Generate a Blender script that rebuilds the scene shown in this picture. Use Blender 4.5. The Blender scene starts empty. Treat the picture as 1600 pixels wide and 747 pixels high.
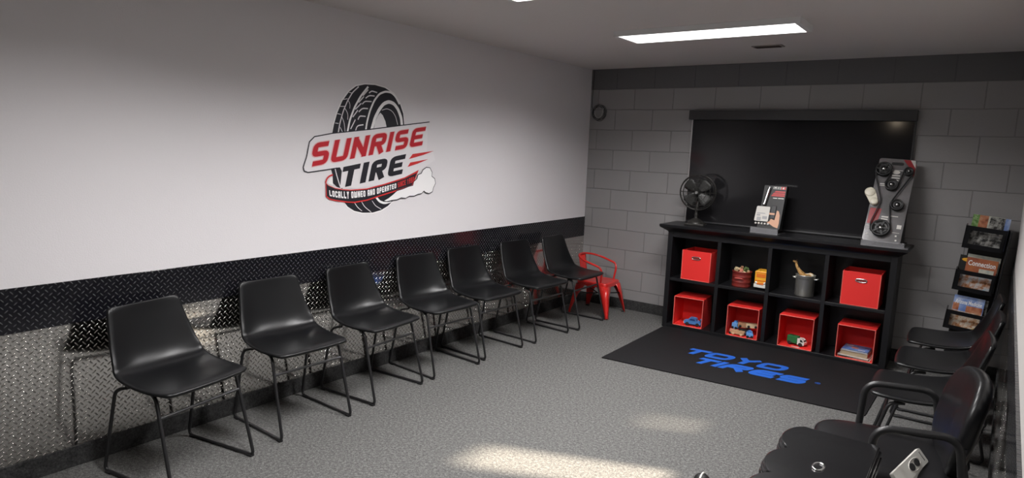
import bpy, math, random
from mathutils import Vector, Matrix
PI = math.pi
C = bpy.context.scene.collection
SC = bpy.context.scene
rnd = random.Random(7)

# ------------------------------------------------------------------ camera, world, light, exposure
cam = bpy.data.cameras.new('camera'); camo = bpy.data.objects.new('camera', cam); C.objects.link(camo)
YAW, PITCH, ROLL, FPX = -0.62794, 0.14115, 0.03875, 1013.08
ca, sa, cb, sb = math.cos(YAW), math.sin(YAW), math.cos(PITCH), math.sin(PITCH)
fwd = Vector((sa*cb, ca*cb, -sb)); rt = Vector((ca, -sa, 0)); upv = rt.cross(fwd)
r_ = rt*math.cos(ROLL) + upv*math.sin(ROLL); u_ = upv*math.cos(ROLL) - rt*math.sin(ROLL)
m = Matrix((r_, u_, -fwd)).transposed().to_4x4(); m.translation = (3.4292, -6.0251, 1.6183)
camo.matrix_world = m
cam.sensor_width = 36; cam.lens = FPX/1600*36; cam.clip_start = .02
SC.camera = camo

W = bpy.data.worlds.new('world'); SC.world = W; W.use_nodes = True
W.node_tree.nodes['Background'].inputs[0].default_value = (.55, .65, .8, 1)
W.node_tree.nodes['Background'].inputs[1].default_value = .6
sun = bpy.data.lights.new('sun', 'SUN'); suno = bpy.data.objects.new('sun', sun); C.objects.link(suno)
sun.energy = 25; sun.angle = math.radians(2.6); sun.color = (1, .86, .68)
az, el = math.radians(24), math.radians(38.5)      # direction towards the sun
sd = Vector((math.cos(az)*math.cos(el), math.sin(az)*math.cos(el), math.sin(el)))
suno.rotation_euler = sd.to_track_quat('Z', 'Y').to_euler()
LAMP_POWER = 35.0
SC.view_settings.view_transform = 'Standard'; SC.view_settings.look = 'None'
SC.view_settings.gamma = 1; SC.view_settings.use_curve_mapping = False
SC.view_settings.exposure = 0.3
SC.cycles.max_bounces = 8; SC.cycles.diffuse_bounces = 5

# ------------------------------------------------------------------ materials
class NT:
    def __init__(s, mt): s.t = mt.node_tree; s.n = s.t.nodes; s.l = s.t.links
    def node(s, typ, **k):
        n = s.n.new(typ)
        for a, b in k.items(): setattr(n, a, b)
        return n
    def put(s, sock, v):
        if isinstance(v, bpy.types.NodeSocket): s.l.new(v, sock)
        else: sock.default_value = v
    def math(s, op, a, b=0.0, c=0.0, clamp=False):
        n = s.node('ShaderNodeMath', operation=op, use_clamp=clamp)
        s.put(n.inputs[0], a); s.put(n.inputs[1], b); s.put(n.inputs[2], c)
        return n.outputs[0]
    def coord(s): return s.node('ShaderNodeTexCoord').outputs['Object']
    def noise(s, scale, detail=3, rough=.5, vec=None):
        n = s.node('ShaderNodeTexNoise'); n.inputs['Scale'].default_value = scale
        n.inputs['Detail'].default_value = detail; n.inputs['Roughness'].default_value = rough
        s.l.new(vec or s.coord(), n.inputs['Vector']); return n.outputs['Fac']
    def ramp(s, fac, stops):
        n = s.node('ShaderNodeValToRGB'); e = n.color_ramp.elements
        while len(e) < len(stops): e.new(.5)
        for i, (p, c) in enumerate(stops): e[i].position = p; e[i].color = (*c, 1)
        s.l.new(fac, n.inputs[0]); return n.outputs[0]
    def bump(s, h, strength, dist):
        n = s.node('ShaderNodeBump'); n.inputs['Strength'].default_value = strength
        n.inputs['Distance'].default_value = dist; s.l.new(h, n.inputs['Height']); return n.outputs[0]

def mat(name, col, rough=.5, metal=0, bump=None, var=None, coat=0, trans=0, spec=None, emit=None, alpha=None):
    mt = bpy.data.materials.new(name); mt.use_nodes = True
    b = mt.node_tree.nodes['Principled BSDF']; t = NT(mt)
    b.inputs['Base Color'].default_value = (*col, 1); b.inputs['Roughness'].default_value = rough
    b.inputs['Metallic'].default_value = metal
    if coat: b.inputs['Coat Weight'].default_value = coat; b.inputs['Coat Roughness'].default_value = .08
    if trans: b.inputs['Transmission Weight'].default_value = trans
    if spec is not None: b.inputs['Specular IOR Level'].default_value = spec
    if alpha is not None: b.inputs['Alpha'].default_value = alpha
    if emit: b.inputs['Emission Color'].default_value = (*emit[0], 1); b.inputs['Emission Strength'].default_value = emit[1]
    if bump:
        t.l.new(t.bump(t.noise(bump[0], 4), bump[1], bump[2]), b.inputs['Normal'])
    if var:   # (scale, other colour): a soft mottling
        t.l.new(t.ramp(t.noise(var[0], 4, .6), [(.35, col), (.65, var[1])]), b.inputs['Base Color'])
    return mt

M = {}
M['vinyl'] = mat('black faux leather', (.0055, .0058, .0065), .31, bump=(260, .2, .0006), spec=.38)
M['vinyl_shiny'] = mat('black glossy vinyl', (.007, .007, .008), .33, bump=(120, .12, .0006), spec=.45)
M['blacksteel'] = mat('black steel', (.012, .012, .013), .38, metal=.0, spec=.6)
M['satin'] = mat('satin dark steel', (.06, .06, .062), .3, .5)
M['blackplastic'] = mat('black plastic', (.012, .012, .012), .45)
M['darkplastic'] = mat('dark grey plastic', (.03, .03, .032), .4)
M['redsteel'] = mat('red enamel steel', (.62, .022, .018), .28, coat=.3)
M['cab'] = mat('black painted wood', (.0075, .0075, .009), .36, bump=(60, .12, .001))
M['lacquer'] = mat('black lacquer', (.010, .010, .011), .22, coat=.5, bump=(45, .15, .001))
M['bin'] = mat('red fabric', (.80, .024, .020), .62, bump=(500, .2, .0006))
M['bin_in'] = mat('red lining', (.48, .018, .02), .75)
M['piping'] = mat('pale red piping', (.80, .16, .13), .6)
M['chrome'] = mat('chrome', (.8, .8, .8), .15, 1)
M['steel'] = mat('brushed steel', (.70, .68, .62), .33, .75, bump=(40, .05, .001))
M['alu'] = mat('aluminium', (.55, .55, .55), .35, 1)
M['rustred'] = mat('faded red painted tin', (.22, .022, .016), .45, var=(25, (.16, .02, .016)))
M['wood'] = mat('pale wood', (.55, .36, .20), .55, var=(30, (.46, .28, .15)))
M['wood2'] = mat('tan wood', (.40, .22, .12), .6, var=(30, (.32, .17, .09)))
M['greenwood'] = mat('green stained wood', (.10, .15, .05), .6)
M['palewood'] = mat('cream wood', (.62, .50, .30), .55)
M['pinkwood'] = mat('pink wood', (.62, .22, .15), .55)
M['yellow'] = mat('yellow plastic', (.85, .42, .03), .35)
M['orange'] = mat('orange plastic', (.75, .18, .02), .35)
M['cream'] = mat('cream plastic', (.72, .68, .55), .4)
M['white'] = mat('white plastic', (.72, .71, .66), .35)
M['offwhite'] = mat('pale card', (.62, .60, .56), .6)
M['blue'] = mat('blue plastic', (.07, .22, .52), .35)
M['lightblue'] = mat('light blue paint', (.14, .36, .72), .45)
M['darkblue'] = mat('dark blue plastic', (.02, .05, .18), .35)
M['green'] = mat('green plastic', (.02, .16, .05), .4)
M['giraffe'] = mat('giraffe tan', (.60, .38, .14), .6, var=(90, (.42, .20, .06)))
M['fan'] = mat('aged black metal', (.035, .033, .030), .42, .4)
M['fanblade'] = mat('dark grey metal blade', (.05, .05, .048), .45, .3)
M['print_black'] = mat('logo black', (.012, .012, .018), .5)
M['print_red'] = mat('logo red', (.50, .012, .022), .5)
M['print_red2'] = mat('ribbon red', (.60, .03, .03), .5)
M['print_white'] = mat('logo white', (.92, .91, .91), .5)
M['print_grey'] = mat('logo pale grey', (.80, .775, .79), .5)
M['print_mid'] = mat('logo mid grey', (.35, .35, .36), .5)
M['halo'] = mat('logo pink halo', (.80, .52, .52), .5)
M['matblue'] = mat('bright blue mat print', (.008, .10, .48), .7)
M['ink_red'] = mat('pack red ink', (.55, .03, .03), .4)
M['dull_red'] = mat('display dull red print', (.30, .03, .035), .3)
M['skin'] = mat('printed hand', (.62, .34, .22), .45)
M['paper'] = mat('paper', (.60, .58, .50), .6)
M['paper2'] = mat('tan paper', (.42, .33, .22), .6)
M['bookblue'] = mat('blue book cover', (.05, .14, .42), .4, var=(45, (.20, .36, .70)))
M['cord'] = mat('black cord', (.02, .02, .02), .5)
M['cordwhite'] = mat('white cord', (.5, .5, .5), .5)
M['rubber'] = mat('black rubber', (.015, .015, .016), .55)
M['lampframe'] = mat('white lamp frame', (.75, .75, .75), .5)
M['lamp'] = mat('lit diffuser', (.9, .9, .9), .5, emit=((1, .97, .95), 2.6))
M['glow'] = mat('lit globe', (.9, .8, .65), .5, emit=((1, .82, .6), 14))
M['display'] = mat('clear grey display board', (.20, .20, .20), .16, .55, var=(5, (.34, .33, .34)))
M['clear'] = mat('clear plastic', (.5, .5, .52), .1, alpha=.22)
M['glass'] = mat('window glass', (.9, .95, 1), .0, alpha=.08)
M['tinted'] = mat('tinted glass', (.25, .3, .38), .0, alpha=.6)  # pane of the second added window, tinted to dim its sun patch
M['vent'] = mat('vent dark', (.05, .035, .03), .6)
M['ventframe'] = mat('vent frame', (.30, .27, .25), .6)

def m_wall(name, col, s=140, st=.35):
    mt = mat(name, col, .62); t = NT(mt); b = t.n['Principled BSDF']
    h = t.math('ADD', t.noise(s, 3), t.math('MULTIPLY', t.noise(22, 2), .6))
    t.l.new(t.bump(h, st, .0022), b.inputs['Normal']); return mt
M['wall'] = m_wall('pale lilac grey orange peel paint', (.76, .735, .75))
M['wallwhite'] = m_wall('white wall paint', (.62, .60, .575))
M['backwall'] = m_wall('dark grey paint', (.10, .095, .095))
M['ceil'] = m_wall('grey ceiling texture', (.70, .66, .64), 60, .5)

def m_cmu():
    mt = mat('grey painted block', (.2, .19, .19), .55); t = NT(mt); b = t.n['Principled BSDF']
    sep = t.node('ShaderNodeSeparateXYZ'); t.l.new(t.coord(), sep.inputs[0])
    comb = t.node('ShaderNodeCombineXYZ')
    nz = t.noise(3.5, 2)
    wob = t.math('MULTIPLY', t.math('SUBTRACT', nz, .5), .008)
    t.put(comb.inputs[0], t.math('ADD', t.math('ADD', sep.outputs[0], -.2947 + .4064*4), wob))
    t.put(comb.inputs[1], t.math('ADD', sep.outputs[2], wob))
    br = t.node('ShaderNodeTexBrick'); br.offset = .5; br.squash = 1
    for k, v in dict(Scale=1).items(): br.inputs[k].default_value = v
    br.inputs['Mortar Size'].default_value = .0042; br.inputs['Mortar Smooth'].default_value = .35
    br.inputs['Brick Width'].default_value = .4064; br.inputs['Row Height'].default_value = .2032
    br.inputs['Bias'].default_value = 0
    br.inputs['Color1'].default_value = (.285, .278, .278, 1); br.inputs['Color2'].default_value = (.305, .298, .297, 1)
    br.inputs['Mortar'].default_value = (.225, .218, .218, 1)
    t.l.new(comb.outputs[0], br.inputs['Vector']); 
    mx = t.node('ShaderNodeMix', data_type='RGBA', blend_type='MIX')
    t.put(mx.inputs['Factor'], t.math('MULTIPLY', t.math('GREATER_THAN', sep.outputs[2], 2.2352), .85))
    t.l.new(br.outputs['Color'], mx.inputs['A']); mx.inputs['B'].default_value = (.10, .10, .105, 1)      # top course is darker
    t.l.new(mx.outputs['Result'], b.inputs['Base Color'])
    h = t.math('SUBTRACT', t.math('MULTIPLY', t.noise(55, 4, .65), .35), t.math('MULTIPLY', br.outputs['Fac'], 1.6))
    t.l.new(t.bump(h, .8, .005), b.inputs['Normal']); return mt
M['cmu'] = m_cmu()

def m_plate(name, col, rough, metal):
    mt = mat(name, col, rough, metal); t = NT(mt); b = t.n['Principled BSDF']
    sep = t.node('ShaderNodeSeparateXYZ'); t.l.new(t.coord(), sep.inputs[0])
    s = 1/.0235; cr, sr = math.cos(math.radians(40)), math.sin(math.radians(40))     # rows of bars laid like basket weave, turned 40 degrees
    Y = t.math('MULTIPLY', sep.outputs[1], s); Z = t.math('MULTIPLY', sep.outputs[2], s)
    a = t.math('ADD', t.math('MULTIPLY', Y, cr), t.math('MULTIPLY', Z, sr))
    c = t.math('SUBTRACT', t.math('MULTIPLY', Z, cr), t.math('MULTIPLY', Y, sr))
    i = t.math('FLOOR', a); j = t.math('FLOOR', c)
    par = t.math('FLOORED_MODULO', t.math('ADD', i, j), 2)
    u = t.math('SUBTRACT', t.math('SUBTRACT', a, i), .5); v = t.math('SUBTRACT', t.math('SUBTRACT', c, j), .5)
    inv = t.math('SUBTRACT', 1, par)
    r = t.math('ADD', t.math('MULTIPLY', u, par), t.math('MULTIPLY', v, inv))
    q = t.math('ADD', t.math('MULTIPLY', v, par), t.math('MULTIPLY', u, inv))
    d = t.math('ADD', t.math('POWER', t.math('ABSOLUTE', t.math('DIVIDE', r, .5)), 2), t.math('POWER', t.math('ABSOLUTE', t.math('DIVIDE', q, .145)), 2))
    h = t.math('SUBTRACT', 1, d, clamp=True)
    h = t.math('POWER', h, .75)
    if not metal: t.put(b.inputs['Base Color'], t.ramp(h, [(.35, col), (.85, (.11, .11, .115))]))  # lamp highlights on the raised bars painted into the base colour
    t.put(b.inputs['Roughness'], t.math('ADD', rough, t.math('MULTIPLY', t.math('MINIMUM', t.math('MULTIPLY', h, 3), 1), .16)))
    t.l.new(t.bump(h, 1.0, .0034 if metal else .007), b.inputs['Normal']); return mt
M['plate_alu'] = m_plate('aluminium diamond plate', (.70, .68, .65), .10, 1)
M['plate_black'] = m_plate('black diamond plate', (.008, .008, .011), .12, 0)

def m_carpet(name, c1, c2, c3, sc=190):
    mt = mat(name, c1, .95, spec=.1); t = NT(mt); b = t.n['Principled BSDF']
    n = t.noise(sc, 6, .75); n2 = t.noise(sc*.35, 4, .7)
    f = t.math('ADD', t.math('MULTIPLY', n, .6), t.math('MULTIPLY', n2, .4))
    t.l.new(t.ramp(f, [(.36, c1), (.5, c2), (.64, c3)]), b.inputs['Base Color'])
    t.l.new(t.bump(f, .9, .006), b.inputs['Normal']); return mt
M['carpet'] = m_carpet('grey flecked carpet', (.035, .035, .034), (.123, .122, .118), (.29, .287, .278))
M['base'] = m_carpet('charcoal carpet base', (.02, .02, .02), (.045, .045, .045), (.08, .08, .08), 90)
M['matrubber'] = mat('black mat', (.009, .009, .010), .7, bump=(400, .5, .001), spec=.25)

def m_shade():
    mt = mat('black roller shade', (.018, .0175, .019), .085, spec=.42); return mt
M['shade'] = m_shade()
def m_photo(name, cols, sc=18, warp=1.5):
    mt = mat(name, cols[0], .35); t = NT(mt); b = t.n['Principled BSDF']
    n = t.noise(sc, 5, .6)
    k = len(cols)
    t.l.new(t.ramp(n, [(.32+.36*i/(k-1), c) for i, c in enumerate(cols)]), b.inputs['Base Color']); return mt
M['cov_bw'] = m_photo('black and white photo print', [(.01, .01, .01), (.03, .03, .03), (.30, .30, .28), (.5, .5, .48)], 26)
M['cov_green'] = m_photo('green foliage print', [(.03, .08, .02), (.15, .30, .08), (.4, .5, .3)], 40)
M['cov_rock'] = m_photo('red rock print', [(.10, .03, .02), (.45, .16, .08), (.55, .30, .18)], 20)
M['cov_sky'] = m_photo('blue sky print', [(.10, .17, .42), (.22, .32, .60), (.55, .60, .72)], 10)
M['cov_orange'] = m_photo('orange brown print', [(.22, .06, .04), (.42, .13, .06), (.48, .17, .06)], 12)
M['cov_mix'] = m_photo('mixed photo print', [(.06, .03, .02), (.42, .18, .08), (.55, .52, .50), (.30, .45, .55)], 24)
M['cov_food'] = m_photo('warm photo print', [(.12, .04, .02), (.45, .22, .10), (.66, .60, .50), (.5, .3, .08)], 26)
M['cov_pale'] = m_photo('pale photo print', [(.45, .50, .48), (.60, .60, .50), (.35, .40, .40)], 14)

# ------------------------------------------------------------------ mesh helpers
class MB:
    def __init__(s): s.v = []; s.f = []; s.sm = []
    def add(s, vs, fs, smooth=False, T=None):
        o = len(s.v)
        s.v += [tuple(T @ Vector(p)) if T else tuple(p) for p in vs]
        s.f += [[o+i for i in f] for f in fs]; s.sm += [smooth]*len(fs)
        return s
    def box(s, x0, x1, y0, y1, z0, z1, T=None):
        v = [(x, y, z) for z in (z0, z1) for x, y in ((x0, y0), (x1, y0), (x1, y1), (x0, y1))]
        return s.add(v, [(3, 2, 1, 0), (4, 5, 6, 7), (0, 1, 5, 4), (1, 2, 6, 5), (2, 3, 7, 6), (3, 0, 4, 7)], False, T)
    def prism(s, pts, h0, h1, axis='z', T=None, smooth=False):
        n = len(pts)
        def P(a, b, h): return {'z': (a, b, h), 'y': (a, h, b), 'x': (h, a, b)}[axis]
        v = [P(a, b, h0) for a, b in pts] + [P(a, b, h1) for a, b in pts]
        s.add(v, [list(range(n))[::-1], list(range(n, 2*n))], False, T)
        return s.add(v, [(i, (i+1) % n, n+(i+1) % n, n+i) for i in range(n)], smooth, T)
    def lathe(s, prof, n=32, T=None, cap=True, smooth=True):
        v = []; f = []
        for r, z in prof:
            for k in range(n): a = 2*PI*k/n; v.append((r*math.cos(a), r*math.sin(a), z))
        for i in range(len(prof)-1):
            for k in range(n): k2 = (k+1) % n; f.append((i*n+k, i*n+k2, (i+1)*n+k2, (i+1)*n+k))
        s.add(v, f, smooth, T)
        if cap:
            s.add(v[:n], [list(range(n))[::-1]], False, T); s.add(v[-n:], [list(range(n))], False, T)
        return s
    def tube(s, pts, r, n=10, closed=False, T=None, flat=1.0, caps=True):
        P = [Vector(p) for p in pts]; N = len(P)
        R = r if isinstance(r, (list, tuple)) else [r]*N
        tans = []
        for i in range(N):
            if closed: t = P[(i+1) % N]-P[i-1]
            else: t = P[min(i+1, N-1)]-P[max(i-1, 0)]
            tans.append(t.normalized())
        ref = Vector((0, 0, 1)) if abs(tans[0].z) < .9 else Vector((1, 0, 0))
        u = (ref - tans[0]*ref.dot(tans[0])).normalized(); v = []
        for i in range(N):
            u = (u - tans[i]*u.dot(tans[i])).normalized(); w = tans[i].cross(u)
            for k in range(n):
                a = 2*PI*k/n; v.append(P[i]+u*(math.cos(a)*R[i])+w*(math.sin(a)*R[i]*flat))
        f = []
        for i in range(N if closed else N-1):
            j = (i+1) % N
            for k in range(n): k2 = (k+1) % n; f.append((i*n+k, i*n+k2, j*n+k2, j*n+k))
        s.add(v, f, True, T)
        if not closed and caps: s.add(v[:n], [list(range(n))[::-1]], False, T); s.add(v[-n:], [list(range(n))], False, T)
        return s
    def grid(s, G, smooth=True, T=None, wrap=False):
        a, b = len(G), len(G[0]); v = [p for row in G for p in row]; f = []
        for i in range(a-1):
            for j in range(b if wrap else b-1):
                j2 = (j+1) % b; f.append((i*b+j, i*b+j2, (i+1)*b+j2, (i+1)*b+j))
        return s.add(v, f, smooth, T)
    def build(s, name, material, parent=None, bevel=0, sub=0, solid=0, seg=2):
        me = bpy.data.meshes.new(name); me.from_pydata([tuple(p) for p in s.v], [], s.f)
        me.polygons.foreach_set('use_smooth', s.sm); me.materials.append(material); me.update()
        o = bpy.data.objects.new(name, me); C.objects.link(o)
        if parent: o.parent = parent
        if solid: md = o.modifiers.new('thick', 'SOLIDIFY'); md.thickness = solid; md.offset = 0
        if bevel:
            md = o.modifiers.new('bevel', 'BEVEL'); md.width = bevel; md.segments = seg; md.limit_method = 'ANGLE'; md.angle_limit = math.radians(40)
            md.harden_normals = False
        if sub: md = o.modifiers.new('sub', 'SUBSURF'); md.levels = sub; md.render_levels = sub
        return o

def fillet(pts, r, seg=5, closed=False):
    P = [Vector(p) for p in pts]; n = len(P); out = []
    for i in range(n):
        if not closed and i in (0, n-1): out.append(P[i]); continue
        a, b, c = P[i-1], P[i], P[(i+1) % n]
        d1 = (a-b); d2 = (c-b); l = min(r, d1.length*.49, d2.length*.49)
        p, q = b+d1.normalized()*l, b+d2.normalized()*l
        for k in range(seg+1):
            t = k/seg; out.append(p*(1-t)**2 + b*2*t*(1-t) + q*t*t)
    return out

def empty(name, loc=(0, 0, 0), rz=0, label=None, cat=None, group=None, kind=None, rot=None):
    o = bpy.data.objects.new(name, None); C.objects.link(o); o.location = loc
    o.rotation_euler = rot if rot else (0, 0, rz); o.empty_display_size = .05
    return tag(o, label, cat, group, kind)
def tag(o, label=None, cat=None, group=None, kind=None):
    if label: o['label'] = label
    if cat: o['category'] = cat
    if group: o['group'] = group
    if kind: o['kind'] = kind
    return o
def copy_tree(o, parent=None):
    c = o.copy(); C.objects.link(c); c.parent = parent
    for ch in [x for x in C.objects if x.parent == o]: copy_tree(ch, c)
    return c
def rotT(loc, rx=0, ry=0, rz=0):
    from mathutils import Euler
    return Matrix.Translation(loc) @ Euler((rx, ry, rz)).to_matrix().to_4x4()

# ------------------------------------------------------------------ lettering
def glyph(ch, w, t):
    h = t/2; l, r, b, tp, mm = h, w-h, h, 1-h, .5
    G = {
     'S': [[(r, tp), (l, tp), (l, mm), (r, mm), (r, b), (l, b)]], 'U': [[(l, 1), (l, b), (r, b), (r, 1)]],
     'N': [[(l, 0), (l, 1)], [(r, 0), (r, 1)], [(l, 1-h), (r, h)]],
     'R': [[(l, 0), (l, tp), (r, tp), (r, mm), (l+h, mm)], [(w*.5, mm), (r, 0)]],
     'I': [[(w/2, 0), (w/2, 1)]], 'E': [[(w, tp), (l, tp), (l, b), (w, b)], [(l, mm), (w*.88, mm)]],
     'T': [[(0, tp), (w, tp)], [(w/2, 0), (w/2, tp)]], 'L': [[(l, 1), (l, b), (w, b)]],
     'O': [[(l, mm), (l, tp), (r, tp), (r, b), (l, b), (l, mm)]], 'C': [[(r, .68), (r, tp), (l, tp), (l, b), (r, b), (r, .32)]],
     'A': [[(l, 0), (l, tp), (r, tp), (r, 0)], [(l, .4), (r, .4)]], 'Y': [[(l, 1), (w/2, .5), (r, 1)], [(w/2, .52), (w/2, 0)]],
     'W': [[(l, 1), (l, h), (w/2, h), (w/2, .9)], [(w/2, h), (r, h), (r, 1)]], 'D': [[(l, b), (l, tp), (r, tp), (r, b), (l, b)]],
     'P': [[(l, 0), (l, tp), (r, tp), (r, mm-.05), (l+h, mm-.05)]], '1': [[(w*.1, .75), (w/2, tp), (w/2, 0)]],
     '9': [[(r-h, mm), (l, mm), (l, tp), (r, tp), (r, b), (l, b)]], '0': [[(l, mm), (l, tp), (r, tp), (r, b), (l, b), (l, mm)]],
     '2': [[(l, tp), (r, tp), (r, mm), (l, mm), (l, b), (w, b)]], 'B': [[(l, mm), (l, tp), (r, tp), (r, b), (l, b), (l, mm), (r, mm)]],
     'X': [[(l, 0), (r, 1)], [(l, 1), (r, 0)]], 'M': [[(l, 0), (l, 1), (w/2, .35), (r, 1), (r, 0)]],
    }
    return G.get(ch, [])
def ribbon(pts, t, closed=False):
    P = [Vector((p[0], p[1])) for p in pts]; n = len(P); L = []; R = []
    for i in range(n):
        a = P[i-1] if (closed or i) else None; c = P[(i+1) % n] if (closed or i < n-1) else None
        d1 = (P[i]-a).normalized() if a is not None else None; d2 = (c-P[i]).normalized() if c is not None else None
        if d1 is None: d1 = d2
        if d2 is None: d2 = d1
        n1 = Vector((-d1.y, d1.x)); n2 = Vector((-d2.y, d2.x)); mm = (n1+n2)
        mm = mm.normalized() if mm.length > 1e-6 else n1
        k = min(1/max(mm.dot(n1), .3), 2.2)
        th = t[i] if isinstance(t, list) else t
        L.append(P[i]+mm*(th/2*k)); R.append(P[i]-mm*(th/2*k))
    v = L+R; f = [(i, n+i, n+i+1, i+1) for i in range(n-1)]
    if closed: f.append((n-1, 2*n-1, n, 0))
    return v, f
def lettering(mb, text, to3, t=.2, w=.72, gap=.16, space=.4, widths=None, rad=.1, grow=0.0):
    """text laid along 0..1 by 0..1; to3(s, t) places it in the scene"""
    ws = [(widths or {}).get(c, w*1.45 if c == 'W' else t if c == 'I' else (space if c == ' ' else w)) for c in text]
    tot = sum(ws) + gap*(len(text)-1); x = 0; j = 0
    o0 = Vector(to3(.5, .5)); nrm = (Vector(to3(.51, .5))-o0).cross(Vector(to3(.5, .51))-o0).normalized()
    for c, cw in zip(text, ws):
        for pl in glyph(c, cw, t):
            pts = fillet([(p[0], p[1], 0) for p in pl], rad, 4) if len(pl) > 2 else [Vector((p[0], p[1], 0)) for p in pl]
            dense = []
            for i in range(len(pts)-1):
                k = max(1, int((pts[i+1]-pts[i]).length/.3))
                for q in range(k): dense.append(pts[i].lerp(pts[i+1], q/k))
            dense.append(pts[-1])
            v, f = ribbon(dense, t+grow)
            j += 1; lift = nrm*(.00012*(j % 5))
            mb.add([Vector(to3((x+p.x)/tot, p.y))+lift for p in v], f)
        x += cw+gap
    return mb
def quad_map(q, to3):
    TL, TR, BR, BL = [Vector((*p, 0)) for p in q]
    return lambda s, t: to3(*((BL*(1-s)+BR*s)*(1-t)+(TL*(1-s)+TR*s)*t).xy)
def text_mesh(mb, body, to3, bold=.012, x=0, y=0, size=1, width=None):
    cu = bpy.data.curves.new('t', 'FONT'); cu.body = body; cu.offset = bold; cu.resolution_u = 3; cu.size = 1
    o = bpy.data.objects.new('t', cu); C.objects.link(o); dg = bpy.context.evaluated_depsgraph_get()
    me = bpy.data.meshes.new_from_object(o.evaluated_get(dg))
    vs = [v.co.copy() for v in me.vertices]; mx = max(v.x for v in vs); mn = min(v.x for v in vs)
    kx = (width/(mx-mn)) if width else size
    mb.add([to3(x+(v.x-mn)*kx, y+v.y*size) for v in vs], [list(p.vertices) for p in me.polygons])
    bpy.data.objects.remove(o); bpy.data.meshes.remove(me); return mb

# ------------------------------------------------------------------ the room
H = 2.4384; YB = -7.6
def struct(o): o['kind'] = 'structure'; return o
def rw(y): return 3.655 + .0205*y          # right wall runs very slightly askew
def sheet(name, m, x0, x1, y0, y1, z0, z1, bevel=0): return struct(MB().box(x0, x1, y0, y1, z0, z1).build(name, m, bevel=bevel))
sheet('floor', M['carpet'], -.1, 3.85, YB-.1, .1, -.1, 0)
sheet('ceiling', M['ceil'], -.1, 3.85, YB-.1, .1, H, H+.1)
sheet('wall_left', M['wall'], -.1, 0, YB, 0, 0, H)
sheet('wall_far', M['cmu'], -.1, 3.85, 0, .1, 0, H)
sheet('wall_back', M['backwall'], -.1, 3.85, YB-.1, YB, 0, H)
# right wall: prism pieces around two added windows, shaped to throw the floor sun patches
WR = MB()
def wseg(y0, y1, z0, z1): WR.prism([(rw(y0), y0), (rw(y0)+.12, y0), (rw(y1)+.12, y1), (rw(y1), y1)], z0, z1)
ADDED_WINS = [(-2.66, -2.34, 1.14, 2.02), (-1.84, -1.54, 1.22, 1.62)]
wseg(YB, ADDED_WINS[0][0], 0, H); wseg(ADDED_WINS[0][1], ADDED_WINS[1][0], 0, H); wseg(ADDED_WINS[1][1], 0, 0, H)
for a, b, z0, z1 in ADDED_WINS: wseg(a, b, 0, z0); wseg(a, b, z1, H)
struct(WR.build('wall_right', M['wallwhite']))
for i, (a, b, z0, z1) in enumerate(ADDED_WINS):
    w = struct(empty('window_%d' % (i+1), (rw(a)+.06, (a+b)/2, z0)))
    MB().box(-.004, .004, -(b-a)/2, (b-a)/2, 0, z1-z0).build('pane', M['glass'] if i == 0 else M['tinted'], w)
    fr = MB()
    for y in (-(b-a)/2+.006, (b-a)/2-.006): fr.box(-.015, .015, y-.006, y+.006, 0, z1-z0)
    for z in (.006, z1-z0-.006): fr.box(-.015, .015, -(b-a)/2, (b-a)/2, z-.006, z+.006)
    fr.build('window_frame', M['alu'], w)
# tread plate wainscot, black above bare aluminium
sheet('trim_1', M['plate_alu'], 0, .004, YB, 0, .1, .71)
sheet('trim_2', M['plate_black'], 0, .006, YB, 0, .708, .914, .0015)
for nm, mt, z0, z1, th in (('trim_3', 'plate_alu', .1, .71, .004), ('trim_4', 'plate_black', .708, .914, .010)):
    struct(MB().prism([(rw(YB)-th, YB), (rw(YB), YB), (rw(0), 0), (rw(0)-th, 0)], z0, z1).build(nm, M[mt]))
sheet('baseboard_left', M['base'], 0, .012, YB, 0, 0, .102, .003)
sheet('baseboard_far', M['base'], .012, 3.64, -.012, 0, 0, .102, .003)
struct(MB().prism([(rw(YB)-.012, YB), (rw(YB), YB), (rw(-.012), -.012), (rw(-.012)-.012, -.012)], 0, .102).build('baseboard_right', M['base']))

# ceiling lights
lab = ['long white ceiling light nearest the far block wall', 'ceiling light cut by the top edge of the photo, second from the far wall',
       'third ceiling light from the far wall, out of the photo', 'ceiling light behind the camera']
for i, y in enumerate((-1.715, -3.215, -4.715)):
    t = empty('ceiling_light', (1.83, y, H), 0, lab[i], 'ceiling light', 'flush ceiling lights')
    fr = MB()
    fr.box(-.61, .61, -.16, -.150, -.038, 0).box(-.61, .61, .150, .16, -.038, 0)
    fr.box(-.61, -.575, -.148, .148, -.038, 0).box(.575, .61, -.148, .148, -.038, 0)
    fr.build('frame', M['lampframe'], t, bevel=.002)
    MB().box(-.575, .575, -.150, .150, -.0385, -.026).build('diffuser', M['lamp'], t)
    al = bpy.data.lights.new('lamp_light', 'AREA'); al.shape = 'RECTANGLE'; al.size = 1.14; al.size_y = .26
    al.energy = LAMP_POWER; al.color = (1, .98, .98); al.spread = math.radians(150)
    ao = bpy.data.objects.new('lamp_light', al); C.objects.link(ao); ao.parent = t; ao.location = (0, 0, -.041)
v = empty('ceiling_vent', (1.985, -.87, H), 0, 'small dark vent in the ceiling near the far wall', 'vent')
MB().box(-.11, .11, -.05, .05, -.006, 0).build('frame', M['ventframe'], v, bevel=.002)
sl = MB()
for k in range(5): sl.box(-.09, .09, -.036+k*.016, -.028+k*.016, -.010, -.006)
sl.build('slats', M['vent'], v)

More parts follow.
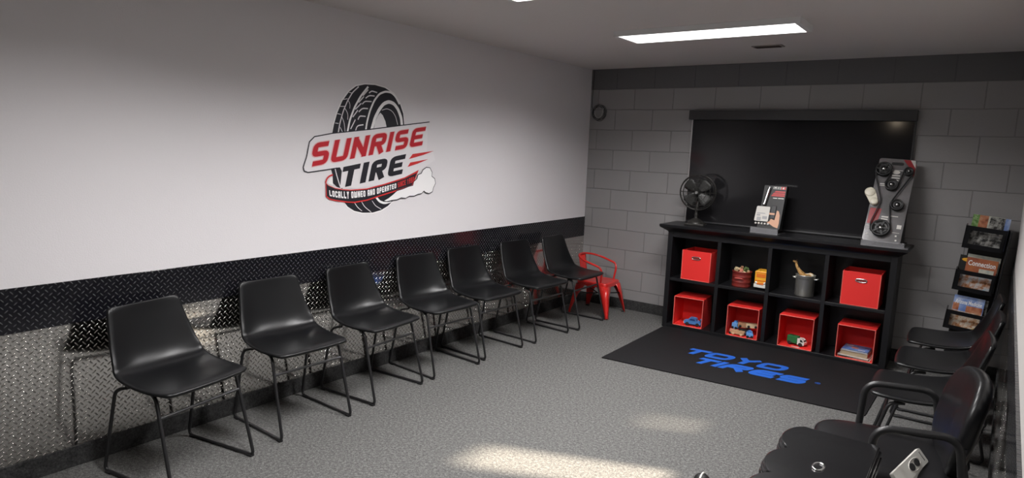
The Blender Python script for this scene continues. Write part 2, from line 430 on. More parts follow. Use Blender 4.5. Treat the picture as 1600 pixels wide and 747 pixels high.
LOGO = {"tyre_top":[[-0.315,0.143],[-0.298,0.215],[-0.271,0.292],[-0.23,0.371],[-0.174,0.436],[-0.117,0.474],[-0.044,0.493],[0.046,0.498],[0.139,0.487],[0.22,0.454],[0.279,0.393],[0.314,0.324],[0.329,0.221]],"w_side":[[-0.034,0.182],[-0.023,0.245],[0.002,0.321],[0.039,0.392],[0.085,0.442],[0.14,0.463],[0.196,0.462],[0.237,0.437],[0.275,0.387]],"w_inner":[[0.019,0.196],[0.048,0.278],[0.086,0.338],[0.125,0.379],[0.173,0.397],[0.221,0.388],[0.263,0.35],[0.294,0.292],[0.303,0.232]],"hole":[[0.034,0.185],[0.049,0.249],[0.072,0.291],[0.095,0.316],[0.118,0.3],[0.143,0.26],[0.16,0.202]],"thin":[[[0.11,0.334],[0.157,0.349],[0.206,0.335],[0.239,0.301],[0.261,0.242]],[[-0.271,0.287],[-0.24,0.283]],[[-0.25,0.334],[-0.209,0.337]],[[-0.223,0.38],[-0.188,0.388]],[[-0.288,0.226],[-0.261,0.225]],[[-0.178,0.43],[-0.153,0.427]],[[-0.237,0.273],[-0.216,0.235],[-0.208,0.175]],[[-0.209,0.324],[-0.184,0.292],[-0.187,0.253]],[[-0.181,0.375],[-0.167,0.354],[-0.17,0.326]],[[-0.247,0.201],[-0.228,0.169]]],"thin2":[[[0.028,-0.289],[0.059,-0.326],[0.114,-0.353]],[[-0.07,-0.285],[-0.04,-0.327],[0.021,-0.368]],[[-0.128,-0.294],[-0.099,-0.33],[-0.062,-0.355]]],"med":[[[-0.264,0.162],[-0.25,0.228],[-0.223,0.306],[-0.188,0.375],[-0.146,0.433],[-0.095,0.474]],[[-0.123,0.178],[-0.108,0.218],[-0.053,0.227]],[[-0.101,0.258],[-0.087,0.283],[-0.035,0.283]],[[-0.094,0.309],[-0.065,0.335],[-0.015,0.336]],[[-0.065,0.362],[-0.043,0.383],[0.017,0.385]],[[-0.036,0.403],[-0.006,0.424],[0.043,0.424]],[[-0.006,0.44],[0.016,0.456],[0.066,0.449]],[[-0.162,0.194],[-0.123,0.257]],[[-0.145,0.272],[-0.102,0.32]],[[-0.124,0.324],[-0.073,0.367]],[[-0.095,0.371],[-0.051,0.413]],[[-0.058,0.418],[-0.014,0.462]]],"groove":[[-0.189,0.17],[-0.17,0.249],[-0.131,0.335],[-0.08,0.411],[-0.014,0.481]],"tyre_bot":[[-0.227,-0.273],[-0.185,-0.319],[-0.128,-0.351],[-0.054,-0.368],[0.036,-0.372],[0.114,-0.359],[0.177,-0.332],[0.217,-0.304],[0.257,-0.227],[-0.026,-0.224]],"w_bot":[[0.062,-0.262],[0.097,-0.298],[0.145,-0.312],[0.209,-0.3]],"tyre_mid":[[-0.329,-0.046],[-0.309,-0.105],[-0.306,-0.16],[-0.275,-0.185],[-0.227,-0.2],[-0.21,-0.107],[-0.207,-0.046]],"mid_line":[[-0.292,-0.057],[-0.275,-0.111],[-0.248,-0.183]],"banner":[[0.553,0.273],[0.284,0.234],[0.004,0.195],[-0.311,0.158],[-0.449,0.131],[-0.487,0.098],[-0.504,0.014],[-0.529,-0.056],[-0.524,-0.08],[-0.496,-0.087],[-0.326,-0.066],[-0.251,-0.057],[-0.235,-0.082],[-0.25,-0.193],[-0.108,-0.199],[0.146,-0.177],[0.444,-0.107],[0.654,-0.002],[0.631,0.062],[0.56,0.054],[0.566,0.194]],"banner_line":[[0.584,0.279],[0.284,0.238],[0.004,0.199],[-0.311,0.16],[-0.449,0.134],[-0.487,0.101],[-0.507,0.014],[-0.51,0.004],[-0.534,-0.056],[-0.527,-0.08],[-0.499,-0.089],[-0.326,-0.069],[-0.274,-0.062]],"sun":[[-0.452,0.094],[0.548,0.242],[0.508,0.105],[-0.492,-0.056]],"tire":[[-0.223,-0.055],[0.344,0.037],[0.306,-0.106],[-0.258,-0.195]],"ribbon":[[-0.367,-0.153],[-0.349,-0.17],[-0.289,-0.192],[-0.22,-0.202],[-0.157,-0.206],[-0.026,-0.202],[0.127,-0.176],[0.33,-0.132],[0.477,-0.078],[0.45,-0.127],[0.417,-0.194],[0.249,-0.231],[0.097,-0.261],[-0.025,-0.287],[-0.128,-0.297],[-0.192,-0.292],[-0.289,-0.277],[-0.339,-0.265],[-0.365,-0.245]],"ribbon_loop":[[-0.367,-0.156],[-0.359,-0.132],[-0.339,-0.113],[-0.309,-0.105]],"ribbon_in":[[-0.361,-0.164],[-0.346,-0.175],[-0.289,-0.197],[-0.22,-0.208],[-0.157,-0.213],[-0.026,-0.209],[0.127,-0.185],[0.33,-0.142],[0.458,-0.099],[0.437,-0.133],[0.408,-0.188],[0.248,-0.222],[0.097,-0.252],[-0.025,-0.278],[-0.128,-0.288],[-0.192,-0.284],[-0.285,-0.269],[-0.332,-0.259],[-0.358,-0.24]],"white_loop":[[-0.352,-0.153],[-0.332,-0.127],[-0.312,-0.119],[-0.309,-0.173],[-0.342,-0.167]],"tag_top":[[-0.341,-0.204],[-0.275,-0.213],[-0.185,-0.219],[-0.041,-0.216],[0.073,-0.202],[0.231,-0.176],[0.426,-0.126]],"tag_bot":[[-0.337,-0.242],[-0.268,-0.257],[-0.185,-0.265],[-0.04,-0.258],[0.073,-0.243],[0.232,-0.211],[0.427,-0.168]],"smoke":[[0.133,-0.294],[0.176,-0.277],[0.216,-0.255],[0.257,-0.228],[0.315,-0.217],[0.374,-0.201],[0.417,-0.194],[0.427,-0.165],[0.459,-0.145],[0.469,-0.116],[0.505,-0.105],[0.52,-0.08],[0.556,-0.062],[0.592,-0.065],[0.616,-0.097],[0.614,-0.128],[0.648,-0.149],[0.656,-0.181],[0.635,-0.213],[0.625,-0.243],[0.589,-0.256],[0.553,-0.247],[0.535,-0.234],[0.507,-0.253],[0.464,-0.258],[0.429,-0.269],[0.384,-0.267],[0.343,-0.282],[0.299,-0.276],[0.258,-0.289],[0.209,-0.291],[0.168,-0.297]],"dash":[[[0.374,0.001],[0.411,0.038],[0.637,0.065],[0.52,0.032]],[[0.361,-0.056],[0.388,-0.024],[0.577,0.002],[0.462,-0.033]]]}
# ------------------------------------------------------------------ wall logo (painted flat on the left wall)
lg = empty('wall_logo', (0, -3, 1.5), 0, 'large tyre shop logo with red and black lettering on the left wall', 'wall logo')
def lay(k): return lambda s, t: (.0012 + .0006*k, s, t)
def poly(mb, pts, k):
    from mathutils.geometry import tessellate_polygon
    mb.add([lay(k)(*p) for p in pts], [list(t) for t in tessellate_polygon([[Vector((*p, 0)) for p in pts]])]); return mb
def stroke(mb, pts, th, k):
    v, f = ribbon([Vector(p) for p in fillet([(a, b, 0) for a, b in pts], .02, 4)] if len(pts) > 2 else [Vector((*p, 0)) for p in pts], th)
    mb.add([lay(k)(p.x, p.y) for p in v], f); return mb
def grow(pts, d):
    c = Vector((sum(p[0] for p in pts)/len(pts), sum(p[1] for p in pts)/len(pts))); o = []
    n = len(pts); area = sum(pts[i][0]*pts[(i+1) % n][1]-pts[(i+1) % n][0]*pts[i][1] for i in range(n))
    for i in range(n):
        a, b = Vector(pts[i-1]), Vector(pts[(i+1) % n]); t = (b-a).normalized(); nn = Vector((t.y, -t.x))*(1 if area > 0 else -1)
        o.append((pts[i][0]+nn.x*d, pts[i][1]+nn.y*d))
    return o
g = LOGO
for k in ('tyre_top', 'tyre_bot'): poly(MB(), grow(g[k], .008), -1).build('tyre_halo', M['print_white'], lg)
mb = MB()
for k in ('tyre_top', 'tyre_bot', 'tyre_mid'): poly(mb, g[k], 0)
mb.build('tyre', M['print_black'], lg)
mb = MB(); poly(mb, g['hole'], 2); mb.build('tyre_opening', M['print_grey'], lg)
for k, th in (('w_side', .014), ('w_inner', .024), ('w_bot', .016), ('groove', .014)): stroke(MB(), g[k], th, 1).build('tyre_line', M['print_white'], lg)
for l in g['med']: stroke(MB(), l, .008, 1).build('tread_line', M['print_grey'], lg)
for l in g['thin']+g['thin2']: stroke(MB(), l, .0045, 1).build('tread_line', M['print_grey'], lg)
stroke(MB(), g['mid_line'], .007, 1).build('tread_line', M['print_grey'], lg)
mb = MB(); poly(mb, g['banner'], 4); mb.build('banner', M['print_grey'], lg)
mb = MB(); v_, f_ = ribbon([Vector((*p, 0)) for p in g['banner_line']], .007)
mb.add([lay(5)(p.x, p.y) for p in v_], f_).build('banner_outline', M['print_black'], lg)
IT = dict(t=.215, w=.74, gap=.13, rad=.14)
mp = quad_map(g['sun'], lay(6)); mb = MB(); lettering(mb, 'SUNRISE', mp, grow=.085, **IT); mb.build('lettering_halo', M['halo'], lg)
mp = quad_map(g['sun'], lay(7)); mb = MB(); lettering(mb, 'SUNRISE', mp, **IT); mb.build('red_lettering', M['print_red'], lg)
IT = dict(t=.24, w=.68, gap=.12, rad=.13)
mp = quad_map(g['tire'], lay(7)); mb = MB(); lettering(mb, 'TIRE', mp, **IT); mb.build('black_lettering', M['print_black'], lg)
mb = MB(); [poly(mb, d, 7) for d in g['dash']]; mb.build('speed_dashes', M['print_red2'], lg)
rb = MB(); poly(rb, g['white_loop'], 7); rb.build('ribbon_inside', M['print_white'], lg)
rb = MB(); poly(rb, g['ribbon'], 8); stroke(rb, g['ribbon_loop'], .010, 9); rb.build('ribbon_border', M['print_red2'], lg)
rb = MB(); poly(rb, g['ribbon_in'], 9); rb.build('ribbon', M['print_black'], lg)
def curve_map(top, bot, k):
    def along(P, s):
        L = [0]
        for i in range(1, len(P)): L.append(L[-1]+math.dist(P[i], P[i-1]))
        d = min(max(s, 0), 1)*L[-1]
        for i in range(1, len(P)):
            if d <= L[i]+1e-9:
                u = (d-L[i-1])/(L[i]-L[i-1]); return Vector(P[i-1]).lerp(Vector(P[i]), u)
        return Vector(P[-1])
    return lambda s, t: lay(k)(*(along(bot, s).lerp(along(top, s), t)))
full = curve_map(g['tag_top'], g['tag_bot'], 10)
TT = dict(t=.24, w=.62, gap=.16, space=.3, rad=.08)
mb = MB(); lettering(mb, 'LOCALLY OWNED AND OPERATED', lambda s, t: full(s*.765, t), **TT); mb.build('white_tagline', M['print_white'], lg)
mb = MB(); lettering(mb, 'SINCE 1990', lambda s, t: full(.785+s*.215, t), **TT); mb.build('red_tagline', M['print_red2'], lg)
def puffs(pts):
    out = []; n = len(pts)
    for i in range(n):
        a, b = Vector(pts[i]), Vector(pts[(i+1) % n]); out.append(tuple(a))
    return out
mb = MB(); poly(mb, grow(g['smoke'], .006), 11); mb.build('smoke_outline', M['print_black'], lg)
mb = MB(); poly(mb, g['smoke'], 12); mb.build('smoke', M['print_white'], lg)

# ------------------------------------------------------------------ floor mat
fm = empty('floor_mat', (0, 0, 0), 0, 'black rubber backed mat with blue tyre brand lettering, in front of the cube shelf', 'mat')
MB().prism([(1.135, -1.605), (2.965, -1.47), (2.99, -.30), (1.125, -.36)], .0005, .008).build('mat', M['matrubber'], fm, bevel=.002)
BR = MB()
def floor_quad(TL, TR, BR_, BL): return quad_map([TL, TR, BR_, BL], lambda a, b: (a, b, .0095))
TY = dict(t=.315, w=1.38, gap=.08, rad=.36)
lettering(BR, 'TOYO', floor_quad((1.60, -.868), (2.372, -.805), (2.325, -.975), (1.555, -1.035)), widths={'T': 1.15, 'Y': 1.25}, **TY)
lettering(BR, 'TIRES', floor_quad((1.755, -1.055), (2.56, -.995), (2.505, -1.168), (1.70, -1.225)), widths={'T': 1.1, 'I': .34}, **TY)
ring = [(2.60+.017*math.cos(a*PI/8), -1.05+.017*math.sin(a*PI/8)) for a in range(17)]
v_, f_ = ribbon([Vector((*p, 0)) for p in ring], .004); BR.add([(p.x, p.y, .0095) for p in v_], f_)
lettering(BR, 'R', floor_quad((2.593, -1.042), (2.608, -1.042), (2.607, -1.06), (2.592, -1.06)), t=.22)
BR.build('lettering', M['matblue'], fm)

# ------------------------------------------------------------------ sled base chairs
def shell_mesh():
    prof = [(-.222, .792, .168), (-.2215, .787, .184), (-.219, .774, .191), (-.215, .745, .196), (-.206, .70, .202), (-.190, .63, .214), (-.170, .56, .226),
            (-.150, .515, .234), (-.120, .482, .240), (-.075, .463, .243), (0, .456, .244), (.08, .457, .243), (.15, .462, .240), (.20, .466, .234),
            (.228, .467, .228), (.243, .464, .220), (.250, .458, .202)]
    G = []; n = 13
    for i, (x, z, w) in enumerate(prof):
        a = prof[max(i-1, 0)]; b = prof[min(i+1, len(prof)-1)]
        tx, tz = b[0]-a[0], b[1]-a[1]; L = math.hypot(tx, tz); nx, nz = -tz/L, tx/L      # towards the sitter
        if nx < 0 and z > .5: nx, nz = -nx, -nz
        if z <= .5 and nz < 0: nx, nz = -nx, -nz
        u = i/(len(prof)-1)
        c = .038*math.exp(-((u-.47)/.2)**2) + .014*(1 if u < .5 else 0) * min(1, u*5+.3)
        row = []
        for k in range(n):
            s = -1+2*k/(n-1); d = c*abs(s)**2.4
            fr = .012*(1-s*s) if u > .9 else 0
            row.append((x+nx*d+fr, w*s, z+nz*d))
        G.append(row)
    return G
def frame_pts(sy):
    P = [(.10, sy*.19, .440), (.165, sy*.215, .438), (.272, sy*.228, .010), (-.215, sy*.228, .010), (-.125, sy*.215, .425), (-.06, sy*.185, .440)]
    return fillet(P, .035, 5)
def make_sled_chair():
    t = empty('sled_chair')
    MB().grid(shell_mesh()).build('seat_shell', M['vinyl'], t, solid=.024, sub=2)
    for sy in (-1, 1):
        lf = MB().tube(frame_pts(sy), .0085).build('leg_frame', M['blacksteel'], t)
        for x in (.245, -.185):
            MB().box(x-.018, x+.018, sy*.228-.011, sy*.228+.011, 0, .012).build('foot_cap', M['rubber'], lf, bevel=.003)
    MB().tube([(.187, -.219, .352), (.187, .219, .352)], .0075).build('stretcher', M['satin'], t)
    MB().tube([(.12, -.2, .440), (.12, .2, .440)], .008).tube([(-.08, -.19, .440), (-.08, .19, .440)], .008).build('seat_support', M['blacksteel'], t)
    return t
proto = make_sled_chair()
LC = [(.341, -4.525, 10, 'black bucket chair nearest the camera in the left wall row'),
      (.275, -3.832, -1.6, 'second black bucket chair from the left edge, in the left wall row'),
      (.250, -3.203, 4.2, 'third black bucket chair from the left, below the right half of the wall logo'),
      (.246, -2.59, -3.9, 'fourth black bucket chair, the middle one of the seven along the left wall'),
      (.250, -2.04, -3, 'fifth black bucket chair from the left edge in the left wall row'),
      (.299, -1.41, -4.5, 'sixth black bucket chair in the left row, second closest to the red metal chair'),
      (.345, -.83, 0, 'last black bucket chair of the left row, right beside the red metal chair')]
for i, (x, y, a, l) in enumerate(LC):
    o = proto if i == 0 else copy_tree(proto)
    o.location = (x, y, 0); o.rotation_euler = (0, 0, math.radians(a)); tag(o, l, 'chair', 'bucket chairs along the left wall')
RC = [(3.372, -.97, 181, 'black bucket chair on the right, farthest, in front of the magazine rack'),
      (3.362, -1.57, 181, 'middle black bucket chair of the three along the right wall'),
      (3.315, -2.20, 182, 'black bucket chair on the right next to the padded armchair')]
for x, y, a, l in RC:
    o = copy_tree(proto); o.location = (x, y, 0); o.rotation_euler = (0, 0, math.radians(a)); tag(o, l, 'chair', 'bucket chairs along the right wall')

# ------------------------------------------------------------------ padded armchair
def superpad(mb, a, b, c, e1=.35, e2=.5, n=28, m_=14, T=None, curve=0.0):
    """rounded cushion, half sizes a, b, c"""
    sp = lambda x, e: math.copysign(abs(x)**e, x)
    G = []
    for i in range(m_+1):
        ph = -PI/2+PI*i/m_; row = []
        for k in range(n):
            th = 2*PI*k/n
            x = a*sp(math.cos(ph), e1)*sp(math.cos(th), e2); y = b*sp(math.cos(ph), e1)*sp(math.sin(th), e2); z = c*sp(math.sin(ph), e1)
            row.append((x, y, z + curve*(y/b)**2))
        G.append(row)
    return mb.grid(G, wrap=True, T=T)
ac = empty('armchair', (3.207, -3.132, 0), math.radians(191), 'black padded vinyl armchair with tubular arms at the right wall', 'armchair')
superpad(MB(), .252, .255, .045, .40, .50, T=rotT((.0, 0, .442))).build('seat', M['vinyl_shiny'], ac)
superpad(MB(), .205, .220, .036, .55, .72, T=rotT((-.258, 0, .645), 0, math.radians(79), 0), curve=.035).build('backrest', M['vinyl_shiny'], ac)
for sy in (-1, 1):
    P = [(.09, sy*.268, .012), (.060, sy*.266, .655), (-.20, sy*.256, .668), (-.30, sy*.245, .012)]
    af = MB().tube(fillet(P, .06, 7), .0145, 12).build('arm_frame', M['blacksteel'], ac)
    for x, y in ((.09, .268), (-.30, .245)): MB().lathe([(.018, 0), (.018, .014), (.012, .02)], 16, T=rotT((x, sy*y, 0))).build('foot_glide', M['rubber'], af)
MB().tube([(.088, -.267, .37), (.088, .267, .37)], .011).tube([(-.248, -.25, .37), (-.248, .25, .37)], .011).tube([(.088, -.15, .38), (-.248, -.15, .38)], .011).tube([(.088, .15, .38), (-.248, .15, .38)], .011).build('seat_rail', M['blacksteel'], ac)
MB().tube([(-.213, -.255, .60), (-.275, -.12, .63), (-.285, 0, .63), (-.275, .12, .63), (-.213, .255, .60)], .011).build('back_rail', M['blacksteel'], ac)

# ------------------------------------------------------------------ scalloped side table
st = empty('side_table', (0, 0, 0), 0, 'black lacquered side table with scalloped moulded edge, bottom right corner', 'side table')
def scallop():
    pts = []
    y0, y1 = -3.468, -4.15; n = 3; L = (y0-y1)/n
    for k in range(n):
        for q in range(13):
            u = q/12; pts.append((2.975-.046*math.sin(PI*u)**.62, y0-L*(k+u) - 0))
    pts += [(3.06, y1-.004), (3.215, y1), (3.222, y1+.006)]
    pts += [(3.222, -3.478), (3.215, -3.469), (3.10, -3.469), (3.0, -3.470)]
    out = [pts[0]]
    for p in pts[1:]:
        if math.dist(p, out[-1]) > 1e-4: out.append(p)
    return out
base = scallop()
def off(pts, d):
    n = len(pts); area = sum(pts[i][0]*pts[(i+1) % n][1]-pts[(i+1) % n][0]*pts[i][1] for i in range(n)); o = []
    for i in range(n):
        a, b, c = Vector(pts[i-1]), Vector(pts[i]), Vector(pts[(i+1) % n])
        t = ((b-a).normalized()+(c-b).normalized()).normalized(); s = 1 if area > 0 else -1
        o.append((b.x+t.y*d*s, b.y-t.x*d*s))
    return o
prof = [(0, .600), (.004, .5985), (.006, .595), (.003, .590), (.003, .587), (.009, .585), (.013, .580), (.013, .574), (.008, .568), (.008, .565), (.015, .562), (.018, .556), (.015, .549), (.004, .545), (-.01, .544)]
G = [[(x, y, z) for x, y in off(base, d)] for d, z in prof]
tp = MB(); tp.grid(G, wrap=True); tp.add([(x, y, .600) for x, y in base], [list(range(len(base)))]); tp.add([(x, y, .544) for x, y in off(base, -.01)], [list(range(len(base)))[::-1]])
tp.build('tabletop', M['lacquer'], st)
MB().box(2.97, 3.195, -4.13, -3.50, .44, .546).build('apron', M['lacquer'], st, bevel=.004)
lp = [(.012, 0), (.016, .01), (.012, .04), (.018, .08), (.022, .14), (.016, .2), (.022, .28), (.026, .36), (.018, .42), (.026, .46), (.026, .5)]
for x in (2.995, 3.17):
    for y in (-4.10, -3.53): MB().lathe(lp, 20, T=rotT((x, y, 0))).build('leg', M['lacquer'], st)
MB().tube([(3.085+.017*math.cos(a*PI/12), -3.785+.030*math.sin(a*PI/12), .6015) for a in range(24)], .0038, 8, closed=True).build('grommet', M['chrome'], st)
rc = empty('remote_control', (3.312, -3.330, .506), math.radians(-10.4), 'white plastic controller with dark oval buttons lying on the armchair seat', 'controller'); rc.rotation_euler = (0, math.radians(48), math.radians(-10.4))
MB().prism([(p.x, p.y) for p in fillet([(-.028, -.16, 0), (.028, -.16, 0), (.028, .15, 0), (-.028, .15, 0)], .008, 4, True)], 0, .014, smooth=False).build('body', M['white'], rc, bevel=.002)
for y in (.055, -.0): MB().prism([(.002+.013*math.cos(a*PI/12), y+.022*math.sin(a*PI/12)) for a in range(24)], .0141, .0165).build('button', M['darkplastic'], rc)
MB().tube([(.002+.019*math.cos(a*PI/12), .03+.058*math.sin(a*PI/12), .0142) for a in range(24)], .0018, 6, closed=True).build('button_surround', M['offwhite'], rc)
tx = MB()
for k in range(7): tx.box(-.018+k*.005, -.0145+k*.005, .122, .129, .014, .0145)
tx.build('print', M['darkplastic'], rc)
MB().prism([(p.x, p.y) for p in fillet([(.02, -.03, 0), (.048, -.03, 0), (.048, .085, 0), (.02, .085, 0)], .01, 4, True)], -.004, .006).build('side_tab', M['offwhite'], rc)
MB().lathe([(.002, 0), (.03, .004), (.04, .02), (.041, .035), (.034, .055), (.02, .066), (.002, .07)], 24, T=rotT((0, 0, 0))).build('ball', M['blackplastic'], tag(empty('toy_ball', (2.465, -3.035, 0)), 'small black round object with a pale stripe on the carpet at the bottom edge', 'toy'))
bl = [o for o in C.objects if o.name == 'toy_ball'][0]
MB().tube([(0, .042*math.cos(a*PI/16), .035+.036*math.sin(a*PI/16)) for a in range(17)], .005, 8).build('stripe', M['white'], bl)

for o in [x for x in C.objects if x.parent == st]: pass
st.scale = (1, 1, 1.022)
# ------------------------------------------------------------------ red metal child's armchair
rd = empty('metal_armchair', (.395, -.345, 0), math.radians(3), 'small red metal armchair in the far left corner', 'chair')
SH = .338; hs = .165
top = [(hs*sx*1.0, hs*sy) for sx, sy in ((1, -1), (1, 1), (-1, 1), (-1, -1))]
G = []
for d, z in ((0, SH-.045), (0, SH-.012), (-.004, SH-.004), (-.014, SH), (-.05, SH-.002), (-.10, SH-.006)):
    G.append([(p.x, p.y, z) for p in fillet([((hs+d)*sx, (hs+d)*sy, 0) for sx, sy in ((1, -1), (1, 1), (-1, 1), (-1, -1))], .045, 5, True)])
sm = MB().grid(G, wrap=True); sm.add(G[-1], [list(range(len(G[-1])))]); sm.build('seat', M['redsteel'], rd)
for sx in (-1, 1):
    for sy in (-1, 1):
        def ang(z, w, e):                               # splayed channel leg, widest at the seat
            cx, cy = sx*(hs+e), sy*(hs+e)
            return [(cx-sx*w, cy, z), (cx-sx*.012, cy, z), (cx, cy-sy*.012, z), (cx, cy-sy*w, z)]
        Gl = [ang(0.0, .026, .052), ang(.05, .030, .046), ang(.20, .062, .022), ang(SH-.035, .105, .001)]
        MB().grid(Gl).build('leg', M['redsteel'], rd, solid=.004)
        MB().box(-.016, .016, -.016, .016, 0, .012, T=rotT((sx*(hs+.036), sy*(hs+.036), 0))).build('foot_cap', M['rubber'], rd, bevel=.003)
MB().tube([(-.17, -.17, .20), (.17, .17, .20)], .006).tube([(-.17, .17, .20), (.17, -.17, .20)], .006).build('cross_brace', M['blacksteel'], rd)
arm = []
for a in range(13):
    th = PI/2 + PI*a/12; arm.append((-.05+.155*math.cos(th), .185*math.sin(th), .535+.042*(-math.cos(th))))
P = [(.095, .152, SH-.005), (.10, .178, .49)] + [tuple(p) for p in arm] + [(.10, -.178, .49), (.095, -.152, SH-.005)]
P[1:2] = [(.110, .165, .44), (.095, .180, .492)]; P[-2:-1] = [(.095, -.180, .492), (.110, -.165, .44)]
MB().tube(fillet(P, .03, 4), .010, 10).build('arm_rail', M['redsteel'], rd)
Gb = []
for i in range(5):
    u = i/4; z = SH-.01+u*(.585-SH); row = []
    for k in range(5):
        s = -1+k/2; row.append((-.163-.045*u+.012*s*s, s*(.055+.02*u), z))
    Gb.append(row)
MB().grid(Gb).build('backrest', M['redsteel'], rd, solid=.005)

# ------------------------------------------------------------------ cube shelf
F = -.36; CX0, CX1 = 1.10, 2.945
cb_ = empty('cube_shelf', (2.02, -.19, 0), 0, 'long black wooden shelf with eight cubbies against the block wall', 'shelf')
def cp(name, mt=M['cab'], bevel=.002, **k):
    m_ = MB(); m_.box(*k['b']); o = m_.build(name, mt, cb_, bevel=bevel); o.location = (-2.02, .19, 0); return o
cp('side_panel', b=(CX0, CX0+.045, F, -.03, 0, .905)); cp('side_panel', b=(CX1-.045, CX1, F, -.03, 0, .905))
for a, b in ((1.565, 1.597), (1.998, 2.030), (2.440, 2.472)): cp('divider', b=(a, b, F+.003, -.04, .035, .86))
COLS = [(1.145, 1.565), (1.597, 1.998), (2.030, 2.440), (2.472, 2.900)]
for a, b in COLS: cp('shelf', b=(a, b, F+.003, -.04, .448, .474))
cp('bottom_panel', b=(1.145, 2.900, F+.001, -.035, .008, .036)); cp('back_panel', b=(1.145, 2.900, -.042, -.034, .036, .86))
cp('top_rail', b=(1.145, 2.900, F+.001, -.035, .855, .905))
kr = MB(); rings = [(.0, .895), (.004, .905), (.018, .915), (.040, .930), (.058, .942), (.064, .948), (.066, .966), (.062, .970)]
for i in range(len(rings)-1): pass
G = [[(CX0-d-2.02, -.014+.19, z), (CX1+d-2.02, -.014+.19, z), (CX1+d-2.02, F-d+.19, z), (CX0-d-2.02, F-d+.19, z)] for d, z in rings]
for row in G:
    pass
kk = MB()
for i in range(len(G)-1):
    for j in range(4): kk.add([G[i][j], G[i][(j+1) % 4], G[i+1][(j+1) % 4], G[i+1][j]], [(0, 3, 2, 1)])
kk.add(G[-1], [(0, 3, 2, 1)]); kk.add(G[0], [(0, 1, 2, 3)]); kk.build('crown_top', M['cab'], cb_)
TOP = .9705

# bins
def bin_mesh(w, d, h, open_front):
    t = .006; m_ = MB()
    if open_front:      # lying on its side: mouth towards -y
        m_.box(-w/2, w/2, 0, d, 0, t).box(-w/2, w/2, 0, d, h-t, h).box(-w/2, -w/2+t, 0, d, t, h-t).box(w/2-t, w/2, 0, d, t, h-t).box(-w/2+t, w/2-t, d-t, d, t, h-t)
    else:
        m_.box(-w/2, w/2, 0, t, 0, h).box(-w/2, w/2, d-t, d, 0, h).box(-w/2, -w/2+t, t, d-t, 0, h).box(w/2-t, w/2, t, d-t, 0, h).box(-w/2+t, w/2-t, t, d-t, 0, t)
    return m_
def add_bin(cx, z, rz, open_front, label, y=F+.004):
    t = empty('storage_bin', (cx, y, z), rz, label, 'storage bin', 'red fabric storage bins')
    w, d, h = .273, .27, .272
    bin_mesh(w, d, h, open_front).build('body', M['bin'], t, bevel=.0015)
    r = .0035
    if open_front:
        MB().tube(fillet([(-w/2+r, -.001, r), (w/2-r, -.001, r), (w/2-r, -.001, h-r), (-w/2+r, -.001, h-r)], .006, 3, True), r, 6, closed=True).build('piping', M['piping'], t)
    else:
        MB().tube([(-w/2+r, 0, h-r), (-w/2+r, 0, r), (w/2-r, 0, r), (w/2-r, 0, h-r)], r, 6).build('piping', M['piping'], t)
        hd = [(p[0], -.002, h*.76+p[1]) for p in [(.024*c+(.016 if c > 0 else -.016), .013*s) for c, s in [(math.cos(a*PI/10), math.sin(a*PI/10)) for a in range(20)]]]
        MB().prism([(p[0]*.92, h*.76+(p[2]-h*.76)*.8) for p in hd], -.002, .0005, axis='y').build('handle_slot', M['rustred'], t)
        MB().tube(hd, .0042, 8, closed=True).build('handle', M['chrome'], t)
    return t
add_bin(1.381, .476, math.radians(-2), False, 'closed red bin in the upper left cubby, above the bin with the blue toy car')
add_bin(2.715, .476, 0, False, 'closed red bin in the upper right cubby, above the bin of books')
add_bin(1.342, .038, math.radians(3), True, 'open red bin at lower left holding a blue toy car')
add_bin(1.835, .038, math.radians(1), True, 'open red bin full of wooden train pieces, second in the lower row')
add_bin(2.275, .038, math.radians(1), True, 'open red bin with a green and white toy truck, third in the lower row')
add_bin(2.722, .038, 0, True, 'open red bin with books, right end of the lower row')

# toys ------------------------------------------------------------
def wheel(x, y, z, r, w, parent, ax='y', m_=None):
    T = rotT((x, y, z), PI/2, 0, 0) if ax == 'y' else rotT((x, y, z), 0, PI/2, 0)
    MB().lathe([(r*.7, -w/2), (r, -w/2+.001), (r, w/2-.001), (r*.7, w/2)], 16, T=T).build('wheel', m_ or M['rubber'], parent)
# blue toy car
c = empty('toy_car', (1.372, F+.075, .0445), math.radians(8), 'blue and white toy car in the lower left red bin', 'toy car'); c.scale = (1.35,)*3
MB().prism([(-.055, .012), (.055, .012), (.057, .028), (.03, .034), (.022, .052), (-.02, .054), (-.034, .036), (-.057, .03)], -.024, .024, axis='y').build('body', M['blue'], c, bevel=.003)
MB().prism([(.020, .036), (.014, .049), (-.014, .050), (-.022, .037)], -.0248, .0248, axis='y').build('windows', M['darkblue'], c)
MB().box(-.060, -.050, -.022, .022, .012, .028).build('bumper', M['white'], c, bevel=.002)
for x in (-.034, .034):
    for y in (-.024, .024): wheel(x, y, .012, .012, .009, c)
c = empty('toy_figure', (1.445, F+.085, .0445), .3, 'small dark blue toy piece beside the blue toy car', 'toy')
MB().box(-.014, .014, -.02, .02, 0, .05).build('body', M['darkblue'], c, bevel=.005)
MB().lathe([(.004, .05), (.012, .055), (.012, .066), (.004, .072)], 14).build('head', M['blue'], c)
